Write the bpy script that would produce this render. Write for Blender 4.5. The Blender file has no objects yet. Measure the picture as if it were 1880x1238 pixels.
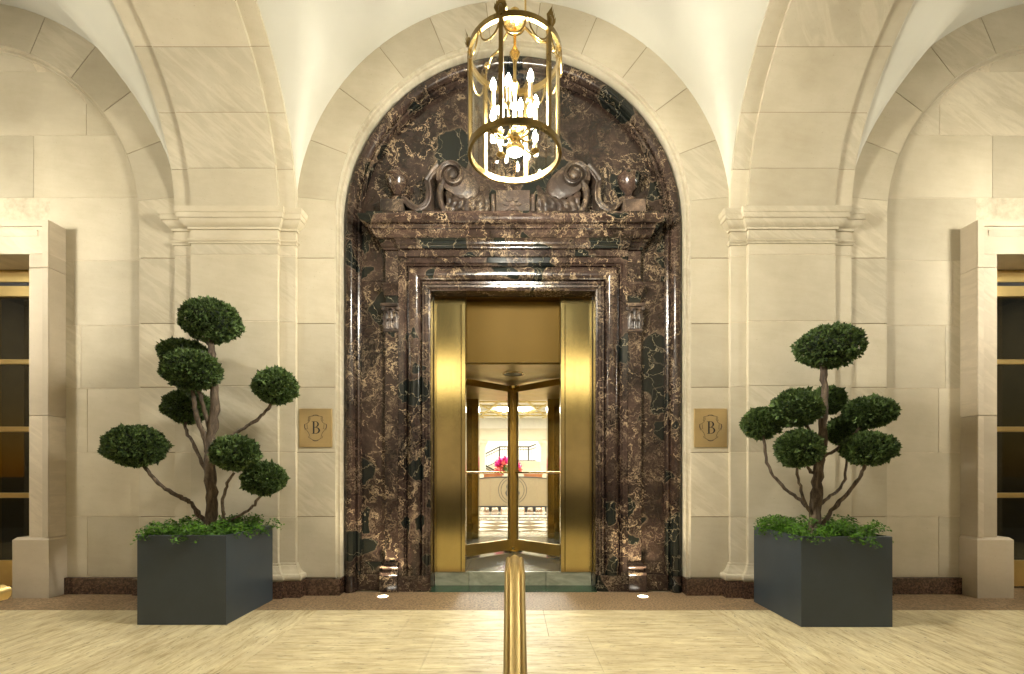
import bpy, bmesh, math, random
import numpy as np
from mathutils import Vector, Matrix, noise as mnoise

random.seed(7)
rng = np.random.default_rng(7)
PI = math.pi
SC = bpy.context.scene
COL = SC.collection
R = math.radians

# ------------------------------------------------------------------ camera, sky, exposure
F = 888.0                     # focal length in pixels of the 1880 px wide photograph
CY = -4.35                    # camera distance from the stone wall (wall face is y = 0)
EYE = 1.10
cam = bpy.data.cameras.new('camera')
cam.sensor_fit = 'HORIZONTAL'
cam.sensor_width = 36.0
cam.lens = F / 1880 * 36.0
cam.shift_x = -2 / 1880
cam.shift_y = (868 - 619) / 1880
cam.clip_start = 0.05
cam.clip_end = 400
camo = bpy.data.objects.new('camera', cam)
COL.objects.link(camo)
camo.location = (0, CY, EYE)
camo.rotation_euler = (PI / 2, 0, 0)
SC.camera = camo

W = bpy.data.worlds.new('World')
SC.world = W
W.use_nodes = True
wn = W.node_tree
sky = wn.nodes.new('ShaderNodeTexSky')
sky.sky_type = 'NISHITA'
sky.sun_disc = False
sky.sun_elevation = R(2)
sky.sun_rotation = R(200)
wn.links.new(sky.outputs[0], wn.nodes['Background'].inputs[0])
wn.nodes['Background'].inputs[1].default_value = 0.06

SC.view_settings.view_transform = 'Standard'
SC.view_settings.look = 'None'
SC.view_settings.gamma = 1
SC.view_settings.use_curve_mapping = False
SC.view_settings.exposure = 0.25
SC.cycles.use_denoising = True
SC.cycles.sample_clamp_indirect = 6
SC.cycles.max_bounces = 10
SC.cycles.transparent_max_bounces = 16

BULB = 2450.0                 # radiance of the lantern's candle bulbs
WARM = (1.0, 0.95, 0.83)

def P(px, py, d):             # photograph pixel at distance d from the camera -> point
    return ((px - 942) / F * d, CY + d, EYE + (868 - py) / F * d)

# ------------------------------------------------------------------ mesh helpers
class MB:
    def __init__(s):
        s.v = []; s.f = []
    def add(s, vs, fs):
        b = len(s.v)
        s.v.extend([tuple(p) for p in vs])
        s.f.extend([tuple(i + b for i in f) for f in fs])
        return s
    def box(s, x0, x1, y0, y1, z0, z1, ch=0.0):
        if x0 > x1: x0, x1 = x1, x0
        if y0 > y1: y0, y1 = y1, y0
        if ch <= 0:
            vs = [(x0,y0,z0),(x1,y0,z0),(x1,y1,z0),(x0,y1,z0),(x0,y0,z1),(x1,y0,z1),(x1,y1,z1),(x0,y1,z1)]
            fs = [(0,3,2,1),(4,5,6,7),(0,1,5,4),(1,2,6,5),(2,3,7,6),(3,0,4,7)]
            return s.add(vs, fs)
        c = ch                 # front (y0) edges chamfered
        vs = [(x0+c,y0,z0+c),(x1-c,y0,z0+c),(x1-c,y0,z1-c),(x0+c,y0,z1-c),
              (x0,y0+c,z0),(x1,y0+c,z0),(x1,y0+c,z1),(x0,y0+c,z1),
              (x0,y1,z0),(x1,y1,z0),(x1,y1,z1),(x0,y1,z1)]
        fs = [(0,1,2,3),(4,5,1,0),(5,6,2,1),(6,7,3,2),(7,4,0,3),(8,9,5,4),(9,10,6,5),(10,11,7,6),(11,8,4,7),(8,11,10,9)]
        return s.add(vs, fs)
    def tbox(s, x0, x1, y0, y1, z0, z1, c=0.01):   # box with every top edge chamfered
        vs = [(x0,y0,z0),(x1,y0,z0),(x1,y1,z0),(x0,y1,z0),(x0,y0,z1-c),(x1,y0,z1-c),(x1,y1,z1-c),(x0,y1,z1-c),
              (x0+c,y0+c,z1),(x1-c,y0+c,z1),(x1-c,y1-c,z1),(x0+c,y1-c,z1)]
        fs = [(0,3,2,1)] + [(i,(i+1)%4,4+(i+1)%4,4+i) for i in range(4)] + [(4+i,4+(i+1)%4,8+(i+1)%4,8+i) for i in range(4)] + [(8,9,10,11)]
        return s.add(vs, fs)
    def prism(s, pts, fm, a, b):                    # polygon (u,v) extruded from w=a to w=b
        n = len(pts)
        vs = [fm(u, v, a) for u, v in pts] + [fm(u, v, b) for u, v in pts]
        fs = [tuple(range(n)), tuple(range(2*n-1, n-1, -1))] + [(i, i+n, (i+1) % n + n, (i+1) % n) for i in range(n)]
        return s.add(vs, fs)
    def prism_y(s, pts, y0, y1): return s.prism(pts, lambda u, v, w: (u, w, v), y0, y1)
    def prism_z(s, pts, z0, z1): return s.prism(pts, lambda u, v, w: (u, v, w), z0, z1)
    def lathe(s, prof, c=(0,0,0), n=24, cap=True, a0=0.0, axis='z'):
        vs = []; fs = []; m = len(prof)
        for i in range(n):
            a = a0 + 2*PI*i/n
            for r, z in prof:
                p = (r*math.cos(a), r*math.sin(a), z)
                if axis == 'y': p = (p[0], z, p[1])
                if axis == 'x': p = (z, p[0], p[1])
                vs.append((c[0]+p[0], c[1]+p[1], c[2]+p[2]))
        for i in range(n):
            j = (i+1) % n
            for k in range(m-1):
                fs.append((i*m+k, j*m+k, j*m+k+1, i*m+k+1))
        if cap:
            fs.append(tuple(i*m for i in range(n))[::-1])
            fs.append(tuple(i*m+m-1 for i in range(n)))
        return s.add(vs, fs)
    def ring(s, r, z, wr, wz, c=(0,0), n=48):       # flat hoop of rectangular section
        prof = [(r-wr, z), (r+wr, z), (r+wr, z+wz), (r-wr, z+wz), (r-wr, z)]
        return s.lathe(prof, (c[0], c[1], 0), n, cap=False)
    def tube(s, pts, rad, n=8, caps=True):
        pts = [Vector(p) for p in pts]
        if not hasattr(rad, '__len__'): rad = [rad]*len(pts)
        vs = []; fs = []
        t = (pts[1]-pts[0]).normalized()
        ref = Vector((0,0,1)) if abs(t.z) < .9 else Vector((1,0,0))
        nrm = t.cross(ref).normalized()
        for i, p in enumerate(pts):
            if i == 0: t = pts[1]-pts[0]
            elif i == len(pts)-1: t = pts[-1]-pts[-2]
            else: t = (pts[i+1]-pts[i]).normalized() + (pts[i]-pts[i-1]).normalized()
            t.normalize()
            nrm = (nrm - t*nrm.dot(t)).normalized()
            bn = t.cross(nrm)
            for k in range(n):
                a = 2*PI*k/n
                vs.append(p + rad[i]*(math.cos(a)*nrm + math.sin(a)*bn))
        for i in range(len(pts)-1):
            for k in range(n):
                q = (k+1) % n
                fs.append((i*n+k, i*n+q, (i+1)*n+q, (i+1)*n+k))
        if caps:
            fs.append(tuple(range(n))[::-1]); fs.append(tuple((len(pts)-1)*n+k for k in range(n)))
        return s.add(vs, fs)
    def ball(s, c, r, nu=12, nv=8):
        if not hasattr(r, '__len__'): r = (r, r, r)
        vs = []; fs = []
        for j in range(1, nv):
            b = PI*j/nv - PI/2
            for i in range(nu):
                a = 2*PI*i/nu
                vs.append((c[0]+r[0]*math.cos(b)*math.cos(a), c[1]+r[1]*math.cos(b)*math.sin(a), c[2]+r[2]*math.sin(b)))
        vs.append((c[0], c[1], c[2]-r[2])); vs.append((c[0], c[1], c[2]+r[2]))
        S, N = len(vs)-2, len(vs)-1
        for j in range(nv-2):
            for i in range(nu):
                k = (i+1) % nu
                fs.append((j*nu+i, j*nu+k, (j+1)*nu+k, (j+1)*nu+i))
        for i in range(nu):
            k = (i+1) % nu
            fs.append((S, k, i)); fs.append((N, (nv-2)*nu+i, (nv-2)*nu+k))
        return s.add(vs, fs)
    def sweep(s, path, prof, fm, side=1, closed=True):
        # path: 2D polyline, prof: (offset across the path, w); mitred at every vertex
        n = len(path); m = len(prof); vs = []; fs = []
        nr = []
        for i in range(n-1):
            dx, dy = path[i+1][0]-path[i][0], path[i+1][1]-path[i][1]
            l = math.hypot(dx, dy)
            nr.append((-dy/l*side, dx/l*side))
        for i in range(n):
            if i == 0: mx, my = nr[0]
            elif i == n-1: mx, my = nr[-1]
            else:
                a, b = nr[i-1], nr[i]
                k = 1 + a[0]*b[0] + a[1]*b[1]
                mx, my = (a[0]+b[0])/k, (a[1]+b[1])/k
            for o, w in prof:
                vs.append(fm(path[i][0]+o*mx, path[i][1]+o*my, w))
        mm = m if closed else m-1
        for i in range(n-1):
            for k in range(mm):
                q = (k+1) % m
                fs.append((i*m+k, i*m+q, (i+1)*m+q, (i+1)*m+k))
        if closed:
            fs.append(tuple(range(m))); fs.append(tuple((n-1)*m+k for k in range(m))[::-1])
        return s.add(vs, fs)
    def build(s, name, mat, parent=None, smooth=None, recalc=True):
        me = bpy.data.meshes.new(name)
        me.from_pydata(s.v, [], s.f)
        if recalc:
            bm = bmesh.new(); bm.from_mesh(me)
            bmesh.ops.recalc_face_normals(bm, faces=bm.faces)
            bm.to_mesh(me); bm.free()
        if mat: me.materials.append(mat)
        if smooth is not None:
            me.polygons.foreach_set('use_smooth', [True]*len(me.polygons))
            me.set_sharp_from_angle(angle=R(smooth))
        me.update()
        return link(name, me, parent)

XZ = lambda u, v, w: (u, w, v)      # path in the wall plane, w = y
XY = lambda u, v, w: (u, v, w)      # path in plan, w = z

def link(name, me, parent=None):
    o = bpy.data.objects.new(name, me)
    COL.objects.link(o)
    if parent is not None:
        o.parent = parent
        q = parent; loc = Vector(parent.location)
        if parent.parent is None: o.matrix_parent_inverse = Matrix.Translation(-loc)
    return o

def tag(o, label, cat, group=None, kind=None):
    o['label'] = label; o['category'] = cat
    if group: o['group'] = group
    if kind: o['kind'] = kind
    return o

def thing(name, label, cat, loc=(0,0,0), group=None):
    o = bpy.data.objects.new(name, None)
    o.empty_display_size = 0.1
    COL.objects.link(o); o.location = loc
    return tag(o, label, cat, group)

def copy_tree(o, parent=None):
    c = o.copy(); COL.objects.link(c)
    if parent is not None:
        c.parent = parent; c.matrix_parent_inverse = o.matrix_parent_inverse.copy()
    for ch in list(o.children): copy_tree(ch, c)
    return c

def arc(cx, cz, r, a0, a1, n):
    return [(cx + r*math.cos(R(a0+(a1-a0)*i/n)), cz + r*math.sin(R(a0+(a1-a0)*i/n))) for i in range(n+1)]

# ------------------------------------------------------------------ materials
def mat(name):
    m = bpy.data.materials.new(name); m.use_nodes = True
    nt = m.node_tree
    return m, nt, nt.nodes['Principled BSDF']
def nd(nt, typ, ins=None, **kw):
    n = nt.nodes.new(typ)
    for k, v in kw.items(): setattr(n, k, v)
    for k, v in (ins or {}).items():
        if hasattr(v, 'is_output') or isinstance(v, bpy.types.NodeSocket): nt.links.new(v, n.inputs[k])
        else: n.inputs[k].default_value = v
    return n
def ramp(nt, fac, stops, interp='LINEAR'):
    n = nt.nodes.new('ShaderNodeValToRGB')
    n.color_ramp.interpolation = interp
    el = n.color_ramp.elements
    while len(el) < len(stops): el.new(0.5)
    for e, (p, c) in zip(el, stops):
        e.position = p
        e.color = (c, c, c, 1) if not hasattr(c, '__len__') else (*c, 1)
    nt.links.new(fac, n.inputs[0])
    return n.outputs[0]
def mixc(nt, fac, a, b, mode='MIX'):
    n = nt.nodes.new('ShaderNodeMix'); n.data_type = 'RGBA'; n.blend_type = mode
    for sock, v in ((n.inputs[0], fac), (n.inputs[6], a), (n.inputs[7], b)):
        if isinstance(v, bpy.types.NodeSocket): nt.links.new(v, sock)
        elif hasattr(v, '__len__'): sock.default_value = (*v, 1)
        else: sock.default_value = v
    return n.outputs[2]
def math_(nt, op, a, b=0.0, c=0.0, clamp=False):
    n = nt.nodes.new('ShaderNodeMath'); n.operation = op; n.use_clamp = clamp
    for i, v in enumerate((a, b, c)):
        if isinstance(v, bpy.types.NodeSocket): nt.links.new(v, n.inputs[i])
        else: n.inputs[i].default_value = v
    return n.outputs[0]
def vmath(nt, op, a, b=(0,0,0)):
    n = nt.nodes.new('ShaderNodeVectorMath'); n.operation = op
    for i, v in enumerate((a, b)):
        if isinstance(v, bpy.types.NodeSocket): nt.links.new(v, n.inputs[i])
        else: n.inputs[i].default_value = v
    return n.outputs[0]
def coords(nt, shift=True):
    tc = nd(nt, 'ShaderNodeTexCoord').outputs['Object']
    rnd = nd(nt, 'ShaderNodeObjectInfo').outputs['Random']
    if not shift: return tc, rnd
    k = nd(nt, 'ShaderNodeCombineXYZ', {0: math_(nt, 'MULTIPLY', rnd, 37.0), 1: math_(nt, 'MULTIPLY', rnd, 71.0), 2: math_(nt, 'MULTIPLY', rnd, 23.0)})
    return vmath(nt, 'ADD', tc, k.outputs[0]), rnd
def noise(nt, vec, scale, detail=4.0, rough=0.55, dist=0.0):
    return nd(nt, 'ShaderNodeTexNoise', {'Vector': vec, 'Scale': scale, 'Detail': detail, 'Roughness': rough, 'Distortion': dist}).outputs['Fac']
def bump(nt, h, strength=0.2, dist=0.01):
    return nd(nt, 'ShaderNodeBump', {'Height': h, 'Strength': strength, 'Distance': dist}).outputs[0]
def mapping(nt, vec, scale=(1,1,1), rot=(0,0,0)):
    return nd(nt, 'ShaderNodeMapping', {'Vector': vec, 'Scale': scale, 'Rotation': rot}).outputs[0]

def limestone(name, lo, hi, dirt=True):
    m, nt, b = mat(name)
    v, rnd = coords(nt)
    tc, _ = coords(nt, False)
    n1 = noise(nt, v, 2.2, 6, .6)
    st = noise(nt, mapping(nt, mapping(nt, v, rot=(0, R(-8), 0)), (1.2, 1.2, 6)), 2.4, 6, .65, .4)
    f = math_(nt, 'ADD', math_(nt, 'MULTIPLY', n1, .72), math_(nt, 'MULTIPLY', st, .28))
    base = ramp(nt, f, [(.30, lo), (.70, hi)])
    # strongly figured blocks: pale diagonal veining on about one block in four
    wv = noise(nt, mapping(nt, mapping(nt, v, rot=(0, R(-36), 0)), (1.5, 1.5, 9)), 1.7, 6, .60, .7)
    pick = math_(nt, 'GREATER_THAN', math_(nt, 'FRACT', math_(nt, 'MULTIPLY', rnd, 13.7)), .68)
    vein = math_(nt, 'MULTIPLY', ramp(nt, wv, [(.46, 0.0), (.60, 1.0), (.74, .3)]), math_(nt, 'MULTIPLY', pick, .33))
    base = mixc(nt, vein, base, tuple(min(1, c*1.25) for c in hi))
    # every block its own tone
    val = math_(nt, 'ADD', .87, math_(nt, 'MULTIPLY', math_(nt, 'FRACT', math_(nt, 'MULTIPLY', rnd, 5.31)), .20))
    base = mixc(nt, 1.0, base, nd(nt, 'ShaderNodeCombineColor', {0: val, 1: val, 2: val}).outputs[0], 'MULTIPLY')
    pits = ramp(nt, noise(nt, v, 95, 2, .5), [(.24, 1.0), (.30, 0.0)])
    base = mixc(nt, math_(nt, 'MULTIPLY', pits, .45), base, tuple(c*.45 for c in lo))
    if dirt:               # splash-back grime in the lowest course of the wall
        z = nd(nt, 'ShaderNodeSeparateXYZ', {0: tc}).outputs[2]
        gz = math_(nt, 'SUBTRACT', .36, math_(nt, 'ADD', z, math_(nt, 'MULTIPLY', noise(nt, tc, 5, 5, .7), .2)))
        g = math_(nt, 'MULTIPLY', gz, 3.0, clamp=True)
        base = mixc(nt, math_(nt, 'MULTIPLY', g, .55), base, tuple(c*.45 for c in lo))
    nt.links.new(base, b.inputs['Base Color'])
    b.inputs['Roughness'].default_value = .62
    b.inputs['Specular IOR Level'].default_value = .35
    h = math_(nt, 'SUBTRACT', noise(nt, v, 45, 4, .6), math_(nt, 'MULTIPLY', pits, .6))
    nt.links.new(bump(nt, h, .18, .004), b.inputs['Normal'])
    return m

def plain(name, col, rough=.5, metal=0.0, spec=.5, var=0.12, scale=8, bmp=0.0):
    m, nt, b = mat(name)
    v, _ = coords(nt, False)
    n = noise(nt, v, scale, 5, .6)
    nt.links.new(ramp(nt, n, [(.3, tuple(c*(1-var) for c in col)), (.7, tuple(min(1, c*(1+var)) for c in col))]), b.inputs['Base Color'])
    b.inputs['Roughness'].default_value = rough; b.inputs['Metallic'].default_value = metal
    b.inputs['Specular IOR Level'].default_value = spec
    if bmp: nt.links.new(bump(nt, noise(nt, v, scale*6, 3), bmp, .004), b.inputs['Normal'])
    return m

def breccia(name, gain=1.0, shift=True, carved=False):
    m, nt, b = mat(name)
    v, rnd = coords(nt, shift)
    warp = nd(nt, 'ShaderNodeTexNoise', {'Vector': v, 'Scale': 2.6, 'Detail': 4.0, 'Roughness': .6}).outputs['Color']
    wv = vmath(nt, 'ADD', v, vmath(nt, 'MULTIPLY', vmath(nt, 'SUBTRACT', warp, (.5, .5, .5)), (.42, .42, .42)))
    warp2 = nd(nt, 'ShaderNodeTexNoise', {'Vector': v, 'Scale': 11.0, 'Detail': 4.0, 'Roughness': .65}).outputs['Color']
    wv2 = vmath(nt, 'ADD', wv, vmath(nt, 'MULTIPLY', vmath(nt, 'SUBTRACT', warp2, (.5, .5, .5)), (.13, .13, .13)))
    n1 = noise(nt, wv, 3.4, 9, .68, .4)
    dk, md, tn = (.008, .0056, .0045), (.023, .0138, .0105), (.14, .098, .064)
    base = ramp(nt, n1, [(.32, dk), (.48, md), (.62, (.042, .0255, .020)), (.84, tn)] if not carved else [(.30, (.011, .0075, .0055)), (.47, (.026, .0165, .012)), (.60, (.046, .029, .021)), (.76, (.15, .105, .07))])
    # speckled cream shell fragments
    sp = ramp(nt, noise(nt, wv2, 34, 6, .75), [(.56, 0.0), (.68, 1.0)])
    base = mixc(nt, math_(nt, 'MULTIPLY', sp, .24), base, (.30, .21, .13))
    lowf = ramp(nt, noise(nt, v, 1.3, 3, .5), [(.32, .55), (.68, 1.35)])
    base = mixc(nt, 1.0, base, lowf, 'MULTIPLY')
    # ragged cream veins, in clusters
    rd1 = math_(nt, 'ABSOLUTE', math_(nt, 'SUBTRACT', noise(nt, wv2, 4.2, 5, .6, .8), .5))
    l1 = ramp(nt, rd1, [(.0, 1.0), (.005, .7), (.013, 0.0)])
    msk = ramp(nt, noise(nt, v, 2.2, 3), [(.40, 0.0), (.58, 1.0)])
    base = mixc(nt, math_(nt, 'MULTIPLY', math_(nt, 'MULTIPLY', l1, msk), .6 if carved else .8), base, (.42, .31, .19))
    rd2 = math_(nt, 'ABSOLUTE', math_(nt, 'SUBTRACT', noise(nt, wv, 11.0, 4, .6, 1.2), .5))
    l2 = ramp(nt, rd2, [(.0, 1.0), (.012, .6), (.03, 0.0)])
    msk2 = ramp(nt, noise(nt, v, 3.1, 3), [(.48, 0.0), (.62, 1.0)])
    base = mixc(nt, math_(nt, 'MULTIPLY', math_(nt, 'MULTIPLY', l2, msk2), .45 if carved else .38), base, (.34, .25, .16))
    # black-green clasts of two sizes, with their own fine veins
    cw = vmath(nt, 'ADD', v, vmath(nt, 'MULTIPLY', vmath(nt, 'SUBTRACT', warp, (.5, .5, .5)), (.20, .20, .20)))
    for (sc_, pick, lo_, hi_) in (() if carved else ((2.1, .82, .08, .095), (5.0, .86, .10, .12))):
        mp = mapping(nt, cw, (1, 1, .8))
        vid = nd(nt, 'ShaderNodeTexVoronoi', {'Vector': mp, 'Scale': sc_}).outputs['Color']
        ved = nd(nt, 'ShaderNodeTexVoronoi', {'Vector': mp, 'Scale': sc_}, feature='DISTANCE_TO_EDGE').outputs['Distance']
        cr = nd(nt, 'ShaderNodeSeparateColor', {0: vid}).outputs[0]
        cl = math_(nt, 'MULTIPLY', math_(nt, 'GREATER_THAN', cr, pick), ramp(nt, ved, [(lo_, 0.0), (hi_, 1.0)]))
        rim = math_(nt, 'MULTIPLY', math_(nt, 'GREATER_THAN', cr, pick), ramp(nt, ved, [(lo_-.03, 0.0), (lo_, .7), (hi_, 0.0)]))
        base = mixc(nt, math_(nt, 'MULTIPLY', rim, .22), base, (.33, .25, .16))
        e3 = nd(nt, 'ShaderNodeTexVoronoi', {'Vector': wv2, 'Scale': 4.2}, feature='DISTANCE_TO_EDGE').outputs['Distance']
        blk = mixc(nt, math_(nt, 'MULTIPLY', ramp(nt, e3, [(.0, 1.0), (.004, .7), (.012, 0.0)]), .5), (.0065, .008, .0065), (.42, .34, .22))
        base = mixc(nt, cl, base, blk)
    if gain != 1.0: base = mixc(nt, 1.0, base, (gain, gain, gain), 'MULTIPLY')
    nt.links.new(base, b.inputs['Base Color'])
    nt.links.new(ramp(nt, noise(nt, v, 9, 4), [(.3, .36 if carved else .14), (.7, .48 if carved else .25)]), b.inputs['Roughness'])
    b.inputs['Specular IOR Level'].default_value = .42
    if carved:
        vb = nd(nt, 'ShaderNodeTexVoronoi', {'Vector': v, 'Scale': 26.0}).outputs['Distance']
        nt.links.new(bump(nt, math_(nt, 'ADD', math_(nt, 'MULTIPLY', vb, .8), noise(nt, v, 60, 4, .7)), .35, .008), b.inputs['Normal'])
    else:
        nt.links.new(bump(nt, noise(nt, v, 6, 3), .03, .01), b.inputs['Normal'])
    return m

def metal(name, col, r0, r1, brushed=None, aniso=0.0):
    m, nt, b = mat(name)
    v, _ = coords(nt, False)
    sc = {'z': (160, 160, .8), 'x': (.8, 160, 160), None: (6, 6, 6)}[brushed]
    n = noise(nt, mapping(nt, v, sc), 1.5, 4, .6)
    nt.links.new(ramp(nt, n, [(.3, r0), (.7, r1)]), b.inputs['Roughness'])
    big = noise(nt, v, 3.0, 4, .6)
    nt.links.new(ramp(nt, big, [(.3, tuple(c*.86 for c in col)), (.7, tuple(min(1, c*1.06) for c in col))]), b.inputs['Base Color'])
    b.inputs['Metallic'].default_value = 1.0
    if brushed:
        nt.links.new(bump(nt, n, .02, .001), b.inputs['Normal'])
        if aniso:
            b.inputs['Anisotropic'].default_value = aniso
            tg = nd(nt, 'ShaderNodeTangent'); tg.direction_type = 'RADIAL'; tg.axis = 'Z'
            nt.links.new(tg.outputs[0], b.inputs['Tangent'])
    return m

def glass(name, tint=(1, 1, 1), refl=1.0):
    m = bpy.data.materials.new(name); m.use_nodes = True
    nt = m.node_tree; nt.nodes.clear()
    out = nt.nodes.new('ShaderNodeOutputMaterial')
    tr = nd(nt, 'ShaderNodeBsdfTransparent', {'Color': (*tint, 1)})
    gl = nd(nt, 'ShaderNodeBsdfGlossy', {'Roughness': .02, 'Color': (1, 1, 1, 1)})
    ge = nd(nt, 'ShaderNodeNewGeometry')
    dn_ = nt.nodes.new('ShaderNodeVectorMath'); dn_.operation = 'DOT_PRODUCT'
    nt.links.new(ge.outputs['Normal'], dn_.inputs[0]); nt.links.new(ge.outputs['Incoming'], dn_.inputs[1])
    k = math_(nt, 'POWER', math_(nt, 'SUBTRACT', 1.0, math_(nt, 'ABSOLUTE', dn_.outputs['Value']), clamp=True), 5.0)
    fr = math_(nt, 'ADD', .04*refl, math_(nt, 'MULTIPLY', k, .9), clamp=True)
    mx = nd(nt, 'ShaderNodeMixShader', {0: fr, 1: tr.outputs[0], 2: gl.outputs[0]})
    nt.links.new(mx.outputs[0], out.inputs[0])
    return m

def emit(name, col, s):
    m = bpy.data.materials.new(name); m.use_nodes = True
    nt = m.node_tree; nt.nodes.clear()
    out = nt.nodes.new('ShaderNodeOutputMaterial')
    e = nd(nt, 'ShaderNodeEmission', {'Color': (*col, 1), 'Strength': s})
    nt.links.new(e.outputs[0], out.inputs[0])
    return m

STONE = limestone('limestone', (.41, .356, .252), (.535, .480, .362))
STONE2 = limestone('limestone_frame', (.44, .37, .27), (.55, .475, .36))
MORTAR_D = plain('mortar_dark', (.22, .175, .11), .9, var=.2, scale=14)
MORTAR = plain('mortar', (.52, .45, .33), .9, var=.2, scale=14)
PLASTER = plain('plaster', (.53, .515, .44), .9, spec=.15, var=.04, scale=1.6, bmp=.03)
MARBLE = breccia('breccia_marble')
CARVED = breccia('carved_breccia', carved=True)
MARBLE_C = breccia('breccia_marble_continuous', shift=False)
DOORB = metal('satin_door_brass', (.55, .42, .17), .34, .42)
BRONZE = metal('brushed_bronze', (.52, .405, .165), .13, .18, 'z', .4)
BRASS = metal('polished_brass', (.78, .56, .22), .10, .22)
BRASS_R = metal('satin_brass', (.70, .52, .22), .36, .40)
BACKLIT = metal('backlit_brass', (.20, .14, .05), .26, .36)  # brass colour darkened so the lantern frame looks backlit
PLATE = metal('plaque_brass', (.58, .43, .21), .48, .58, 'x', .3)
GOLDP = plain('gold_painted_panel', (.085, .050, .007), .6, spec=.09, var=.04, scale=2)
GLASS = glass('clear_glass')
GLASSD = glass('tinted_glass', (.55, .52, .42), 1.6)
DARKL = plain('dark_enamel', (.012, .012, .014), .45)
WHITE = plain('white_paint', (.78, .75, .66), .6, var=.03)
CREAM = plain('cream_lobby_stone', (.62, .56, .42), .6, var=.06, scale=3)

def granite(name, cols, rough):
    m, nt, b = mat(name)
    v, _ = coords(nt)
    c = ramp(nt, noise(nt, v, 60, 3, .75), [(.36, cols[0]), (.48, cols[1]), (.62, cols[2])])
    c = mixc(nt, ramp(nt, noise(nt, v, 3, 4), [(.3, 0.0), (.7, .35)]), c, cols[0])
    nt.links.new(c, b.inputs['Base Color']); b.inputs['Roughness'].default_value = rough
    return m
GRAN_W = granite('brown_granite_polished', ((.018, .011, .008), (.06, .034, .022), (.15, .085, .055)), .22)
GRAN_F = granite('brown_granite_honed', ((.10, .062, .032), (.25, .165, .088), (.44, .31, .175)), .5)

def travertine(name, grain):
    m, nt, b = mat(name)
    v, rnd = coords(nt, False)
    sc = (1.2, 9, 9) if grain == 'x' else (9, 1.2, 9)
    s2 = (3.6, 40, 40) if grain == 'x' else (40, 3.6, 40)
    n1 = noise(nt, mapping(nt, v, sc), 2.2, 7, .68, .25)
    n2 = noise(nt, mapping(nt, v, s2), 2.2, 6, .72, .1)
    f = math_(nt, 'ADD', math_(nt, 'MULTIPLY', n1, .55), math_(nt, 'MULTIPLY', n2, .45))
    c = ramp(nt, f, [(.34, (.25, .175, .08)), (.425, (.48, .38, .19)), (.51, (.68, .59, .36)), (.64, (.80, .735, .49))])
    clouds = ramp(nt, math_(nt, 'ADD', math_(nt, 'MULTIPLY', noise(nt, v, 1.8, 4, .6), .55), math_(nt, 'MULTIPLY', noise(nt, mapping(nt, v, (1, 2.2, 1) if grain == 'x' else (2.2, 1, 1)), 5.5, 5, .65), .45)), [(.42, 0.0), (.60, 1.0)])
    c = mixc(nt, math_(nt, 'MULTIPLY', clouds, .46), c, (.36, .27, .14))
    s3 = (7, 38, 38) if grain == 'x' else (38, 7, 38)
    pits = ramp(nt, noise(nt, mapping(nt, v, s3), 1.7, 3, .6), [(.325, 1.0), (.37, 0.0)])
    c = mixc(nt, math_(nt, 'MULTIPLY', pits, .8), c, (.10, .065, .03))
    val = math_(nt, 'ADD', .97, math_(nt, 'MULTIPLY', rnd, .05))
    c = mixc(nt, 1.0, c, nd(nt, 'ShaderNodeCombineColor', {0: val, 1: val, 2: val}).outputs[0], 'MULTIPLY')
    nt.links.new(c, b.inputs['Base Color'])
    b.inputs['Roughness'].default_value = .42
    b.inputs['Specular IOR Level'].default_value = .4
    nt.links.new(bump(nt, math_(nt, 'SUBTRACT', n2, pits), .12, .003), b.inputs['Normal'])
    return m
TRAV_X = travertine('travertine_grain_across', 'x')
TRAV_Y = travertine('travertine_grain_along', 'y')

def veined(name, base, vein, rough=.12):
    m, nt, b = mat(name)
    v, _ = coords(nt)
    n = noise(nt, mapping(nt, v, (2, 5, 5)), 1.6, 7, .65, 1.2)
    c = ramp(nt, n, [(.35, base), (.52, tuple((a+q)/2 for a, q in zip(base, vein))), (.66, vein)])
    nt.links.new(c, b.inputs['Base Color']); b.inputs['Roughness'].default_value = rough
    return m
GREENM = veined('green_marble', (.004, .022, .010), (.025, .085, .042), .2)
GREYM = veined('grey_marble', (.19, .195, .135), (.36, .365, .27), .2)
GREYD = veined('dark_grey_marble', (.045, .05, .045), (.15, .16, .14), .10)

# =================================================================== SETTING: ground
def struct(o, label=None):
    o['kind'] = 'structure'
    if label: o['label'] = label
    return o
g = MB(); g.add([(-200, -200, -.62), (200, -200, -.62), (200, 60, -.62), (-200, 60, -.62)], [(0, 1, 2, 3)])
struct(g.build('ground', plain('asphalt', (.05, .05, .05), .8)))
sw = MB().box(-20, 20, -9, -3.98, -.7, -.48)
struct(sw.build('pavement', plain('paving', (.22, .21, .19), .8)))

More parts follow.
